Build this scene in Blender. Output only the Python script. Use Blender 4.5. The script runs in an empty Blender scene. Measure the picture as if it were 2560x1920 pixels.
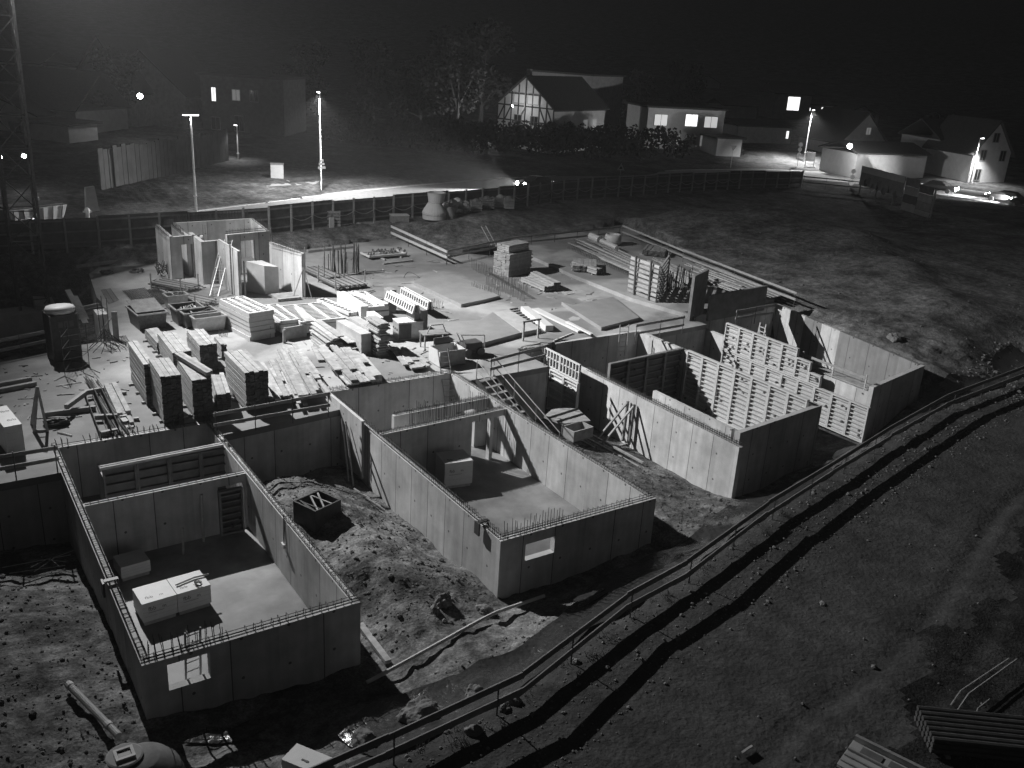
import bpy, bmesh, math, random
import numpy as np
from math import radians, sin, cos, pi, hypot, atan2, floor
from mathutils import Vector, Matrix, noise
random.seed(7)
S = bpy.context.scene
C = S.collection

# ------------------------------------------------------------------ camera
CAM = np.array([-0.278, -29.97, 15.532]); YAW, PITCH, ROLL = radians(55.56), radians(-20.166), radians(3.589); FPX = 2280.0
_f = np.array([cos(YAW)*cos(PITCH), sin(YAW)*cos(PITCH), sin(PITCH)])
_r = np.cross(_f, [0, 0, 1]); _r /= np.linalg.norm(_r); _u = np.cross(_r, _f)
RT = cos(ROLL)*_r + sin(ROLL)*_u; UP = -sin(ROLL)*_r + cos(ROLL)*_u
cd = bpy.data.cameras.new('camera'); co = bpy.data.objects.new('camera', cd); C.objects.link(co)
co.matrix_world = Matrix(((RT[0], UP[0], -_f[0], CAM[0]), (RT[1], UP[1], -_f[1], CAM[1]), (RT[2], UP[2], -_f[2], CAM[2]), (0, 0, 0, 1)))
cd.sensor_width = 36; cd.lens = 36*FPX/2560; cd.clip_start = 0.02; cd.clip_end = 3000
S.camera = co

# ------------------------------------------------------------------ night sky, floodlight, exposure
w = bpy.data.worlds.new('World'); S.world = w; w.use_nodes = True
wt = w.node_tree; wt.nodes.clear()
sky = wt.nodes.new('ShaderNodeTexSky'); sky.sky_type = 'NISHITA'; sky.sun_disc = False
sky.sun_elevation = radians(-6); sky.sun_rotation = radians(200); sky.air_density = 1.5; sky.dust_density = 2.0
bw = wt.nodes.new('ShaderNodeRGBToBW'); bg = wt.nodes.new('ShaderNodeBackground'); wo = wt.nodes.new('ShaderNodeOutputWorld')
mx = wt.nodes.new('ShaderNodeMath'); mx.operation = 'ADD'; mx.inputs[1].default_value = 0.10
wt.links.new(sky.outputs[0], bw.inputs[0]); wt.links.new(bw.outputs[0], mx.inputs[0]); wt.links.new(mx.outputs[0], bg.inputs[0])
wt.links.new(bg.outputs[0], wo.inputs[0]); bg.inputs[1].default_value = 0.12
HAZE = 0.00035
FLOOD_AT = Vector((5.0, 29.6, 22.5)); FLOOD_TO = Vector((36, -16, 0)); FLOOD_W = 116000
def spot(loc, to, watt, deg, blend=0.4, rad=0.2, name='light'):
    l = bpy.data.lights.new(name, 'SPOT'); l.energy = watt; l.spot_size = radians(deg); l.spot_blend = blend; l.shadow_soft_size = rad
    o = bpy.data.objects.new(name, l); C.objects.link(o); o.location = loc
    o.rotation_euler = (Vector(to)-Vector(loc)).to_track_quat('-Z', 'Y').to_euler(); return o
def point(loc, watt, rad=0.1, name='light'):
    l = bpy.data.lights.new(name, 'POINT'); l.energy = watt; l.shadow_soft_size = rad
    o = bpy.data.objects.new(name, l); C.objects.link(o); o.location = loc; return o
spot(FLOOD_AT, FLOOD_TO, FLOOD_W, 104, 1.0, 0.14, 'flood_or_fill_beam')
spot(FLOOD_AT+Vector((.5, 0, 0)), (37, 20, 0), 30000, 80, 1.0, 0.14, 'flood_or_fill_beam')  # added fill beam, brightens the far right slab the main flood leaves dim
spot(FLOOD_AT+Vector((-.5, 0, 0)), (25, 26, 0), 26000, 78, 1.0, 0.14, 'flood_or_fill_beam')  # added fill beam, brightens the stair core and rear slab
vs = S.view_settings; vs.view_transform = 'Standard'; vs.look = 'None'; vs.exposure = 0.0; vs.gamma = 1.0; vs.use_curve_mapping = False
S.cycles.use_denoising = True; S.cycles.max_bounces = 5; S.cycles.diffuse_bounces = 2; S.cycles.caustics_reflective = False; S.cycles.caustics_refractive = False
S.cycles.use_light_tree = True; S.cycles.use_adaptive_sampling = True; S.cycles.adaptive_threshold = 0.02

# ------------------------------------------------------------------ from photograph pixels (2560 wide) to places
def ray(x, y): return (x-1280)/FPX*RT - (y-960)/FPX*UP + _f
def G(x, y, z=0.0):
    d = ray(x, y); t = (z-CAM[2])/d[2]; return Vector(CAM+t*d)
def onX(x, y, X): d = ray(x, y); return Vector(CAM+(X-CAM[0])/d[0]*d)
def onY(x, y, Y): d = ray(x, y); return Vector(CAM+(Y-CAM[1])/d[1]*d)
def far(x, y, dep): return Vector(CAM+dep*ray(x, y))
def pix(p):
    d = np.array(p)-CAM; z = d@_f; return 1280+FPX*(d@RT)/z, 960-FPX*(d@UP)/z, z
def tall(b, t, z=0.0):
    p = G(*b, z); lo, hi = -8.0, 45.0
    for _ in range(50):
        m = (lo+hi)/2
        if pix(p+Vector((0, 0, m)))[1] > t[1]: lo = m
        else: hi = m
    return m
OFF = {'A': (0, 0), 'B': (850, 0), 'C': (1700, 0), 'D': (0, 640), 'E': (850, 640), 'F': (1700, 640), 'G': (0, 1280), 'H': (850, 1280), 'I': (1700, 1280),
       '1': (0, 560), '2': (0, 860), '3': (380, 520), '4': (300, 780), '5': (700, 680), '6': (780, 560), '7': (1180, 540), '8': (1050, 780), 'Z': (0, 0)}
def q(t, x, y):
    s = 1.15732 if t == 'Z' else (860/2212 if t in 'ABCDEFGHI' else 420/2212)
    return OFF[t][0]+x*s, OFF[t][1]+y*s
def g(t, x, y, z=0.0): return G(*q(t, x, y), z)

# ------------------------------------------------------------------ materials (the camera is black and white: all greys)
MATS = {}
def mat(name, v, rough=0.8, var=0.25, scale=3.0, bump=0.0, bscale=40.0, metal=0.0, emit=0.0, spec=0.3, stretch=None, kind=None):
    if name in MATS: return MATS[name]
    m = bpy.data.materials.new(name); m.use_nodes = True; t = m.node_tree; N, L = t.nodes, t.links
    b = N['Principled BSDF']; b.inputs['Roughness'].default_value = rough; b.inputs['Metallic'].default_value = metal
    b.inputs['Specular IOR Level'].default_value = spec
    if emit:
        b.inputs['Base Color'].default_value = (v, v, v, 1); b.inputs['Emission Color'].default_value = (1, 1, 1, 1); b.inputs['Emission Strength'].default_value = emit
        MATS[name] = m; return m
    tc = N.new('ShaderNodeTexCoord'); src = tc.outputs['Object']
    geo = N.new('ShaderNodeNewGeometry')
    oi = N.new('ShaderNodeObjectInfo')
    mp = N.new('ShaderNodeMapping'); L.new(geo.outputs['Position'], mp.inputs[0])
    if stretch: mp.inputs['Scale'].default_value = stretch
    n1 = N.new('ShaderNodeTexNoise'); n1.inputs['Scale'].default_value = scale; n1.inputs['Detail'].default_value = 8; n1.inputs['Roughness'].default_value = 0.62
    L.new(mp.outputs[0], n1.inputs[0])
    r = N.new('ShaderNodeMapRange'); r.inputs[1].default_value = 0.3; r.inputs[2].default_value = 0.7
    r.inputs[3].default_value = v*(1-var); r.inputs[4].default_value = v*(1+var)
    L.new(n1.outputs[0], r.inputs[0]); cur = r.outputs[0]
    rr = N.new('ShaderNodeMapRange'); rr.inputs[3].default_value = 1-var*0.5; rr.inputs[4].default_value = 1+var*0.5; L.new(oi.outputs['Random'], rr.inputs[0])
    mm = N.new('ShaderNodeMath'); mm.operation = 'MULTIPLY'; L.new(cur, mm.inputs[0]); L.new(rr.outputs[0], mm.inputs[1]); cur = mm.outputs[0]
    if kind == 'wall':      # cast concrete: panel joints, tie holes, streaks (uv = metres along, height)
        uv = N.new('ShaderNodeUVMap'); sx = N.new('ShaderNodeSeparateXYZ'); L.new(uv.outputs[0], sx.inputs[0])
        def M(op, a, bb=None):
            n = N.new('ShaderNodeMath'); n.operation = op
            for i, x in enumerate((a, bb)):
                if x is None: continue
                if isinstance(x, (int, float)): n.inputs[i].default_value = x
                else: L.new(x, n.inputs[i])
            return n.outputs[0]
        u, vv = sx.outputs[0], sx.outputs[1]
        du = M('DIVIDE', u, 1.35); fr = M('FRACT', du); fl = M('FLOOR', du)
        wn = N.new('ShaderNodeTexWhiteNoise'); wn.noise_dimensions = '1D'; L.new(fl, wn.inputs['W'])
        tone = M('ADD', M('MULTIPLY', wn.outputs[0], 0.26), 0.86)
        jn = M('GREATER_THAN', fr, 0.976); wide = M('GREATER_THAN', wn.outputs[0], 0.3)
        jn = M('SUBTRACT', 1.0, M('MULTIPLY', M('MULTIPLY', jn, wide), 0.75))
        # tie holes
        hu = M('SUBTRACT', M('FRACT', M('DIVIDE', u, 1.35)), 0.22); hv = M('SUBTRACT', M('FRACT', M('DIVIDE', M('ADD', vv, 3.3), 1.3)), 0.5)
        d2 = M('ADD', M('POWER', M('MULTIPLY', hu, 1.35), 2.0), M('POWER', M('MULTIPLY', hv, 1.3), 2.0))
        hole = M('SUBTRACT', 1.0, M('MULTIPLY', M('LESS_THAN', d2, 0.0024), 0.7))
        cx = N.new('ShaderNodeCombineXYZ'); L.new(M('MULTIPLY', u, 3.0), cx.inputs[0]); L.new(M('MULTIPLY', vv, 0.25), cx.inputs[1])
        n3 = N.new('ShaderNodeTexNoise'); n3.inputs['Scale'].default_value = 1.2; n3.inputs['Detail'].default_value = 6; L.new(cx.outputs[0], n3.inputs[0])
        stk = M('ADD', M('MULTIPLY', n3.outputs[0], 0.62), 0.69)
        cur = M('MULTIPLY', M('MULTIPLY', M('MULTIPLY', M('MULTIPLY', cur, tone), jn), hole), stk)
    if kind == 'stain':     # slab: large water stains
        n4 = N.new('ShaderNodeTexNoise'); n4.inputs['Scale'].default_value = 0.16; n4.inputs['Detail'].default_value = 7; n4.inputs['Distortion'].default_value = 0.6
        L.new(geo.outputs['Position'], n4.inputs[0])
        r4 = N.new('ShaderNodeMapRange'); r4.inputs[1].default_value = 0.45; r4.inputs[2].default_value = 0.58; r4.inputs[3].default_value = 0.62; r4.inputs[4].default_value = 1.12
        L.new(n4.outputs[0], r4.inputs[0])
        m4 = N.new('ShaderNodeMath'); m4.operation = 'MULTIPLY'; L.new(cur, m4.inputs[0]); L.new(r4.outputs[0], m4.inputs[1]); cur = m4.outputs[0]
    if kind in ('dirt', 'track'):
        for sc, a, lo, hi in ((0.12, .5, .7, 1.25), (1.1, .5, .85, 1.15), (16.0, 0.5, 0.75, 1.25)) if kind == 'track' else ((0.35, 0.5, 0.4, 1.5), (2.2, 0.5, 0.55, 1.45), (14.0, 0.5, 0.55, 1.4)):
            n4 = N.new('ShaderNodeTexNoise'); n4.inputs['Scale'].default_value = sc; n4.inputs['Detail'].default_value = 9; n4.inputs['Roughness'].default_value = 0.7
            L.new(geo.outputs['Position'], n4.inputs[0])
            r4 = N.new('ShaderNodeMapRange'); r4.inputs[1].default_value = 0.36; r4.inputs[2].default_value = 0.64; r4.inputs[3].default_value = lo; r4.inputs[4].default_value = hi
            L.new(n4.outputs[0], r4.inputs[0])
            m4 = N.new('ShaderNodeMath'); m4.operation = 'MULTIPLY'; L.new(cur, m4.inputs[0]); L.new(r4.outputs[0], m4.inputs[1]); cur = m4.outputs[0]
    cc = N.new('ShaderNodeCombineColor'); [L.new(cur, cc.inputs[i]) for i in range(3)]
    L.new(cc.outputs[0], b.inputs['Base Color'])
    if bump:
        nb = N.new('ShaderNodeTexNoise'); nb.inputs['Scale'].default_value = bscale; nb.inputs['Detail'].default_value = 6
        L.new(mp.outputs[0], nb.inputs[0])
        bn = N.new('ShaderNodeBump'); bn.inputs['Strength'].default_value = bump; bn.inputs['Distance'].default_value = 0.05
        L.new(nb.outputs[0], bn.inputs['Height']); L.new(bn.outputs[0], b.inputs['Normal'])
    MATS[name] = m; return m
mat('wallc', 0.47, 0.9, 0.22, 0.9, 0.15, 30, kind='wall')
mat('slabc', 0.30, 0.8, 0.16, 0.9, 0.12, 25, kind='stain')
mat('plate', 0.25, 0.55, 0.14, 1.1, 0.08, 25)
mat('floorc', 0.22, 0.5, 0.3, 0.9, 0.05, 15, kind='stain')
mat('dirt', 0.13, 0.95, 0.3, 1.5, 1.0, 7, kind='dirt', spec=0.1)
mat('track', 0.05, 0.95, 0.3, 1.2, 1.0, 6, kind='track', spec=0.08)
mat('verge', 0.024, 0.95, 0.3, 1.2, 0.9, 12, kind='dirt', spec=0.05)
mat('rockm', 0.15, 0.9, 0.3, 5, 0.6, 12, spec=0.15)
mat('timber', 0.33, 0.75, 0.34, 3, 0.2, 20, stretch=(1, 1, 6))
mat('endgrain', 0.09, 0.9, 0.5, 6)
mat('timberd', 0.30, 0.8, 0.25, 3, 0.2, 20)
mat('ply', 0.38, 0.6, 0.16, 2)
mat('plyd', 0.20, 0.6, 0.25, 2)
mat('white', 0.56, 0.5, 0.06, 4)
mat('steel', 0.10, 0.5, 0.35, 8, metal=0.3)
mat('rebar', 0.07, 0.7, 0.4, 10)
mat('galv', 0.42, 0.4, 0.2, 6, metal=0.6)
mat('formw', 0.50, 0.6, 0.10, 4)
mat('formsheet', 0.42, 0.6, 0.2, 2)
mat('formdark', 0.10, 0.7, 0.3, 2)
mat('plasticdark', 0.06, 0.5, 0.3, 4)
mat('foil', 0.035, 0.22, 0.4, 6, 0.6, 6, spec=0.6)
mat('asphalt', 0.22, 0.85, 0.2, 2)
mat('paint', 0.75, 0.6, 0.1, 6)
mat('grass', 0.07, 0.95, 0.4, 2, 0.8, 10, kind='dirt', spec=0.05)
mat('leaf', 0.035, 0.8, 0.4, 1)
mat('bark', 0.09, 0.9, 0.3, 6)
mat('plaster', 0.55, 0.9, 0.10, 1.5)
mat('plasterd', 0.28, 0.9, 0.15, 1.5)
mat('roofm', 0.05, 0.85, 0.3, 4)
mat('glassd', 0.03, 0.1, 0.2, 4, spec=0.6)
mat('cloth', 0.16, 0.9, 0.3, 3)
mat('carp', 0.05, 0.25, 0.2, 2, spec=0.6)
mat('winlit', 0.8, emit=1.6); mat('winmid', 0.6, emit=0.5); mat('windim', 0.5, emit=0.12); mat('lampon', 0.9, emit=14); mat('headlight', 0.9, emit=60); mat('star', 0.9, emit=40); mat('taillight', 0.6, emit=1.5)

# ------------------------------------------------------------------ builders
def tag(o, label=None, cat=None, group=None, kind=None):
    if label: o['label'] = label
    if cat: o['category'] = cat
    if group: o['group'] = group
    if kind: o['kind'] = kind
    return o
def thing(name, label, cat, loc=(0, 0, 0), rz=0.0, group=None, mw=None):
    o = bpy.data.objects.new(name, None); C.objects.link(o); o.empty_display_size = 0.2
    if mw is not None: o.matrix_world = mw
    else: o.location = loc; o.rotation_euler = (0, 0, rz)
    return tag(o, label, cat, group)
def put(name, me, parent=None, loc=(0, 0, 0), rot=(0, 0, 0), scale=(1, 1, 1)):
    o = bpy.data.objects.new(name, me); C.objects.link(o); o.parent = parent
    o.location = loc; o.rotation_euler = rot; o.scale = scale; return o
_unit = {}
def unit(m):
    if m not in _unit:
        me = bpy.data.meshes.new('block')
        v = [(x, y, z) for x in (0, 1) for y in (0, 1) for z in (0, 1)]
        me.from_pydata(v, [], [(0, 1, 3, 2), (4, 6, 7, 5), (0, 4, 5, 1), (2, 3, 7, 6), (0, 2, 6, 4), (1, 5, 7, 3)])
        me.materials.append(MATS[m]); me.update(); _unit[m] = me
    return _unit[m]
def beam_unit(m, e='endgrain'):
    k = m+'|'+e
    if k not in _unit:
        me = unit(m).copy(); me.name = 'beam'; me.materials.append(MATS[e]); me.polygons[2].material_index = 1; me.polygons[3].material_index = 1; _unit[k] = me
    return _unit[k]
def B(name, parent, m, size, loc, rot=(0, 0, 0)):      # a box from its low corner
    return put(name, unit(m), parent, loc, rot, size)
class MB:
    def __init__(s): s.v = []; s.f = []; s.uv = None
    def hexa(s, p):          # 8 points: bottom 4 ccw, top 4
        n = len(s.v); s.v += [tuple(x) for x in p]
        s.f += [(n+3, n+2, n+1, n), (n+4, n+5, n+6, n+7)]+[(n+i, n+(i+1) % 4, n+4+(i+1) % 4, n+4+i) for i in range(4)]; return s
    def box(s, lo, hi): return s.hexa([(lo[0], lo[1], lo[2]), (hi[0], lo[1], lo[2]), (hi[0], hi[1], lo[2]), (lo[0], hi[1], lo[2]), (lo[0], lo[1], hi[2]), (hi[0], lo[1], hi[2]), (hi[0], hi[1], hi[2]), (lo[0], hi[1], hi[2])])
    def bar(s, a, b, wd, th, up=(0, 0, 1)):    # rectangular bar a->b, width wd, thickness th along up
        a, b = Vector(a), Vector(b); d = (b-a).normalized(); u = Vector(up)
        sd = d.cross(u)
        if sd.length < 1e-3: u = Vector((1, 0, 0)); sd = d.cross(u)
        sd.normalize(); u = sd.cross(d).normalized(); sd = sd*wd/2; u = u*th/2
        return s.hexa([a-sd-u, a+sd-u, b+sd-u, b-sd-u, a-sd+u, a+sd+u, b+sd+u, b-sd+u])
    def tube(s, pts, r, n=5, cap=True):
        pts = [Vector(p) for p in pts]; k = len(pts); base = len(s.v)
        rs = r if isinstance(r, (list, tuple)) else [r]*k
        for i, p in enumerate(pts):
            d = (pts[min(i+1, k-1)]-pts[max(i-1, 0)])
            d = d.normalized() if d.length > 1e-9 else Vector((0, 0, 1))
            a = d.cross(Vector((0, 0, 1)))
            if a.length < 0.05: a = d.cross(Vector((1, 0, 0)))
            a.normalize(); b = d.cross(a)
            for j in range(n):
                t = 2*pi*j/n; s.v.append(tuple(p+(a*cos(t)+b*sin(t))*rs[i]))
        for i in range(k-1):
            for j in range(n):
                s.f.append((base+i*n+j, base+i*n+(j+1) % n, base+(i+1)*n+(j+1) % n, base+(i+1)*n+j))
        if cap: s.f += [tuple(base+j for j in reversed(range(n))), tuple(base+(k-1)*n+j for j in range(n))]
        return s
    def prism(s, poly, z0, z1):
        n = len(s.v); k = len(poly)
        a = sum(poly[i][0]*poly[(i+1) % k][1]-poly[(i+1) % k][0]*poly[i][1] for i in range(k))
        if a < 0: poly = poly[::-1]
        s.v += [(p[0], p[1], z0) for p in poly]+[(p[0], p[1], z1) for p in poly]
        s.f += [tuple(n+i for i in reversed(range(k))), tuple(n+k+i for i in range(k))]+[(n+i, n+(i+1) % k, n+k+(i+1) % k, n+k+i) for i in range(k)]; return s
    def lathe(s, prof, c=(0, 0, 0), n=20):
        base = len(s.v); k = len(prof)
        for r, z in prof:
            for j in range(n): s.v.append((c[0]+r*cos(2*pi*j/n), c[1]+r*sin(2*pi*j/n), c[2]+z))
        for i in range(k-1):
            for j in range(n): s.f.append((base+i*n+j, base+i*n+(j+1) % n, base+(i+1)*n+(j+1) % n, base+(i+1)*n+j))
        s.f += [tuple(base+j for j in reversed(range(n))), tuple(base+(k-1)*n+j for j in range(n))]; return s
    def face(s, pts): n = len(s.v); s.v += [tuple(p) for p in pts]; s.f.append(tuple(range(n, n+len(pts)))); return s
    def build(s, name, m, parent=None, loc=(0, 0, 0), rot=(0, 0, 0), smooth=False, wuv=None):
        me = bpy.data.meshes.new(name); me.from_pydata(s.v, [], s.f); me.materials.append(MATS[m]); me.update()
        if smooth: me.polygons.foreach_set('use_smooth', [True]*len(me.polygons))
        if wuv:
            d = Vector((wuv[1][0]-wuv[0][0], wuv[1][1]-wuv[0][1], 0)).normalized(); o = Vector((wuv[0][0], wuv[0][1], 0))
            ul = me.uv_layers.new(name='UVMap'); nn = Vector((-d.y, d.x, 0))
            for p in me.polygons:
                side = abs(p.normal.dot(nn)) > 0.5
                for li in p.loop_indices:
                    c = me.vertices[me.loops[li].vertex_index].co
                    ul.data[li].uv = ((c-o).dot(d)+3.1, c.z) if side else ((c-o).dot(nn)+0.5+13.0, c.z if abs(p.normal.z) < 0.5 else -1.7)
        o = put(name, me, parent, loc, rot); return o
def wall(parent, p, q_, z0, z1, th=0.25, openings=(), m='wallc', name='wall', side=1):
    """cast wall along p->q_, thickness to the left of the direction (side=1) or right (-1); openings (s0,s1,za,zb)"""
    p, q_ = Vector((p[0], p[1], 0)), Vector((q_[0], q_[1], 0)); L = (q_-p).length; d = (q_-p)/L; n = Vector((-d.y, d.x, 0))*th*side
    mb = MB()
    def seg(a, b, lo, hi):
        if b-a < 1e-4 or hi-lo < 1e-4: return
        A, D = p+d*a, p+d*b; pts = [A, D, D+n, A+n] if side > 0 else [A, A+n, D+n, D]
        mb.hexa([(x.x, x.y, lo) for x in pts]+[(x.x, x.y, hi) for x in pts])
    s = 0.0
    for a, b, za, zb in sorted(openings):
        seg(s, a, z0, z1); seg(a, b, z0, za); seg(a, b, zb, z1); s = b
    seg(s, L, z0, z1)
    return mb.build(name, m, parent, wuv=((p.x, p.y), (q_.x, q_.y)))
def frame(o, ax, ay):      # matrix from origin and two directions
    ax = Vector(ax).normalized(); az = ax.cross(Vector(ay)).normalized(); ay = az.cross(ax)
    return Matrix(((ax.x, ay.x, az.x, o[0]), (ax.y, ay.y, az.y, o[1]), (ax.z, ay.z, az.z, o[2]), (0, 0, 0, 1)))
def text_mesh(name, s, size, m, parent=None):
    cu = bpy.data.curves.new('t', 'FONT'); cu.body = s; cu.size = size; cu.extrude = 0.002; cu.resolution_u = 2
    ob = bpy.data.objects.new('t', cu); C.objects.link(ob)
    bpy.context.view_layer.update()
    me = bpy.data.meshes.new_from_object(ob.evaluated_get(bpy.context.evaluated_depsgraph_get())); bpy.data.objects.remove(ob)
    me.materials.clear(); me.materials.append(MATS[m]); return put(name, me, parent)
# ------------------------------------------------------------------ terrain
RAIL = [(4.6, -14.4), (7.55, -14.25), (11.7, -13.88), (16.66, -12.26), (19.7, -11.7), (25.5, -10.0), (31, -8.7), (37, -7.3), (43.64, -5.91), (53.1, -4.98), (60, -3.2)]
FENCE = [(-8, 38.4), (4.8, 38.6), (12, 38.4), (23, 39.35), (30, 41.4), (38.2, 43), (51, 45.4), (57.4, 47.8), (77.7, 50.2), (88, 50.6), (97.7, 49.6)]
ROADFAR = [(-60, 26), (-30, 37), (10, 46.1), (23.6, 51.4), (37.5, 57.5), (46.2, 60.2), (61, 63.7), (93, 66.4), (108, 65.4), (117, 60), (121.5, 52), (124, 40), (126, 20), (128, -20)]
ROADNEAR = [(-60, 17), (-30, 30), (4.8, 39.6), (12, 40.2), (23, 41.5), (30, 44), (38.2, 47), (51, 51), (61, 54.5), (77.7, 57), (93, 57.5), (103, 56), (109, 51), (112, 44), (114, 36), (116, 20), (118, -20)]
SLAB = [(-8, 3.7), (3.2, 3.9), (3.2, 6.45), (9.33, 6.45), (9.33, 4.75), (14.9, 5.35), (14.9, 7.75), (21.85, 7.75), (21.85, 6.2), (26.9, 6.35), (26.9, 9.3), (29.35, 9.5), (29.35, 9.7), (36.0, 9.7), (36.0, 8.6), (40.9, 8.9), (40.9, 11.0), (49.6, 11.0), (51.4, 12.9), (58.1, 37.6), (35.2, 31.4), (33.9, 38.8), (21.4, 36.2), (10.2, 35.6), (9.37, 34.0), (8.75, 28.0), (8.8, 26.9), (7.96, 19.15), (6.13, 18.9), (4.85, 18.3), (2.58, 17.65), (-8, 15.5)]
H1 = (3.2, 9.33, -8.8, 6.45); H2 = (14.9, 21.85, -7.75, 7.75); H3 = (29.35, 36.0, -4.4, 9.7); H4 = (40.9, 49.6, -3.0, 11.0)
ctrl = []
_rd = [0.0]
for a_, b_ in zip(RAIL[:-1], RAIL[1:]): _rd.append(_rd[-1]+hypot(b_[0]-a_[0], b_[1]-a_[1]))
RAILD = [(float(np.interp(t_, _rd, [p[0] for p in RAIL])), float(np.interp(t_, _rd, [p[1] for p in RAIL]))) for t_ in np.linspace(0, _rd[-1], 36)]
for x, y in RAILD:
    ctrl += [(x, y, -0.9), (x+.25, y-1.2, -0.94), (x+.9, y-4, -1.08), (x+2.2, y-11, -1.25), (x-.3, y+1.3, -1.45)]
ctrl += [(-8, -16, -0.9), (-2, -16, -1.0), (1, -14.5, -1.1), (0, -22, -1.0), (0, -32, -1.1), (30, -32, -1.4), (60, -30, -1.2), (90, -30, -.6), (-20, -25, -.6),
         (2.2, -10.5, -1.65), (3, -9.4, -1.7), (6, -9.6, -2.1), (9.4, -9.4, -2.15), (9.6, -7, -2.2), (11.5, -9.6, -1.75), (14.3, -8.6, -2.1), (15.5, -8.6, -2.25), (19, -8.6, -2.1), (22, -8.2, -1.9), (23.2, -9.6, -1.35),
         # left ground outside the first house
         (2.6, -5, -1.72), (1.2, -5.5, -1.35), (-1, -6, -1.2), (2.9, 0, -2.35), (1.2, -1, -1.75), (-1, -1.5, -1.7), (1.5, 2, -2.5), (2.9, 3.6, -2.8), (-3, 3, -2.6), (0, -9, -1.2), (-6, -8, -1.0),
         # between first and second house
         (9.8, 4, -2.6), (12, 4.6, -2.7), (14.6, 4.6, -2.7), (10.2, 1.5, -1.7), (11.0, 3.2, -1.5), (12.2, 2.6, -1.7), (14.5, 2.5, -2.65), (14.5, 0, -2.7), (14.5, -4, -2.5), (11.5, 0.6, -1.15), (11.9, -1.5, -.95), (12.0, -4, -1.0), (11.8, -6.4, -1.25), (11.4, -8.2, -1.6), (13.4, -2, -1.9), (13.6, -5, -1.9), (9.9, -3, -1.6), (10.6, 0, -1.4), (10.7, -4.5, -1.2),
         # between second and third
         (22.2, 4, -2.5), (25, 5.6, -2.6), (28.8, 5, -3.4), (28, 7, -3.2), (28, 8.8, -3.2), (27.2, 6.2, -3.0), (25.2, 0.5, -2.2), (24, -3, -1.9), (26.4, -1, -2.4), (28.7, 0, -3.4), (28.8, -4.4, -3.15), (26, -5.2, -2.2), (23.4, -6.5, -1.6), (29.5, -6, -2.9), (27, -8, -1.6),
         # third, fourth
         (33, -5.2, -3.1), (36.5, -4.4, -3.0), (36.5, -5.6, -3.0), (33, -6.2, -3.0), (42, -4.6, -2.9), (30.5, -6.4, -2.9), (38.4, 0, -3.1), (38.4, 6, -3.1), (40.2, -4, -2.9), (44, -4, -2.6), (46.5, -3.6, -1.9), (48, -3.3, -1.35), (49, -1.5, -.6), (50.2, 3, -.15), (50.6, 8, .05), (52, 12, .2), (39.5, -5.2, -2.95),
         # right hand field and spoil mound
         (55, 0, -.3), (60, 1, .1), (57, 8, .3), (63.8, 9.4, .9), (62, 18, .9), (58, 25, .6), (71.9, 19, 1.7),  (62, 42, .9), (80, 44, .3), (90, 40, .4), (100, 34, .6), (80, 15, .9), (95, 15, .6), (75, 4, .3), (72, -8, -.2), (105, 20, .9), (110, 0, .9),
         # behind the slab
         (59.2, 38, .2), (52, 37.8, .3), (46, 36.2, .2), (40, 35.4, .1), (36.2, 33.5, -.2), (35, 38.6, -.3), (45, 39, 1.35), (39, 38.6, 1.2), (52, 41, 1.1), (35.6, 40.6, .9), (30, 39.6, .5), (22, 37.6, .3), (10, 37, .1), (10, 36.4, -.4), (4, 36, -.6),
         # crane pit
         (7, 33.5, -2.2), (4, 32, -2.5), (6.5, 26, -2.7), (3, 22, -2.7), (-3, 30, -2.6), (-3, 20, -2.7), (7.4, 20.5, -2.7), (-8, 34, -2.2)]
for px_, py_, z_ in ((1560, 540, 1.2), (1700, 520, 2.0), (1850, 513, 2.5), (2000, 528, 2.5), (2150, 572, 2.2), (2280, 645, 1.7), (2360, 720, 1.2)):
    p_ = G(px_, py_, z_); d_ = Vector((p_.x-CAM[0], p_.y-CAM[1], 0)).normalized()
    ctrl += [(p_.x, p_.y, z_), (p_.x+d_.x*4.5, p_.y+d_.y*4.5, z_*.3), (p_.x-d_.x*3, p_.y-d_.y*3, z_*.8)]
for x, y in FENCE: ctrl += [(x, y, .9), (x, y-.9, .72), (x-.2, y+1.2, .92)]
for x, y in ROADFAR: ctrl += [(x, y, .9), (x, y+3, 1.0)]
for x, y in ROADNEAR: ctrl += [(x, y, .9)]
ctrl += [(20, 75, 1.4), (45, 85, 1.6), (75, 90, 1.8), (100, 90, 2.0), (20, 110, 2.4), (70, 125, 3.0), (120, 110, 3), (140, 70, 2), (150, 30, 2), (150, -30, 2), (-20, 80, 2), (-60, 60, 2)]
ctrl = np.array(ctrl, float)
_k = len(ctrl); _D = np.hypot(ctrl[:, None, 0]-ctrl[None, :, 0], ctrl[:, None, 1]-ctrl[None, :, 1])
_A = np.zeros((_k+3, _k+3)); _A[:_k, :_k] = _D+np.eye(_k)*1e-3*-1; _A[:_k, _k] = 1; _A[:_k, _k+1:] = ctrl[:, :2]; _A[_k:, :_k] = _A[:_k, _k:].T
_W = np.linalg.lstsq(_A, np.concatenate([ctrl[:, 2], [0, 0, 0]]), rcond=None)[0]
def rbf(X, Y):
    out = np.zeros(len(X))
    for i in range(0, len(X), 20000):
        d = np.hypot(X[i:i+20000, None]-ctrl[None, :, 0], Y[i:i+20000, None]-ctrl[None, :, 1])
        out[i:i+20000] = d@_W[:_k]+_W[_k]+_W[_k+1]*X[i:i+20000]+_W[_k+2]*Y[i:i+20000]
    return out
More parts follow.
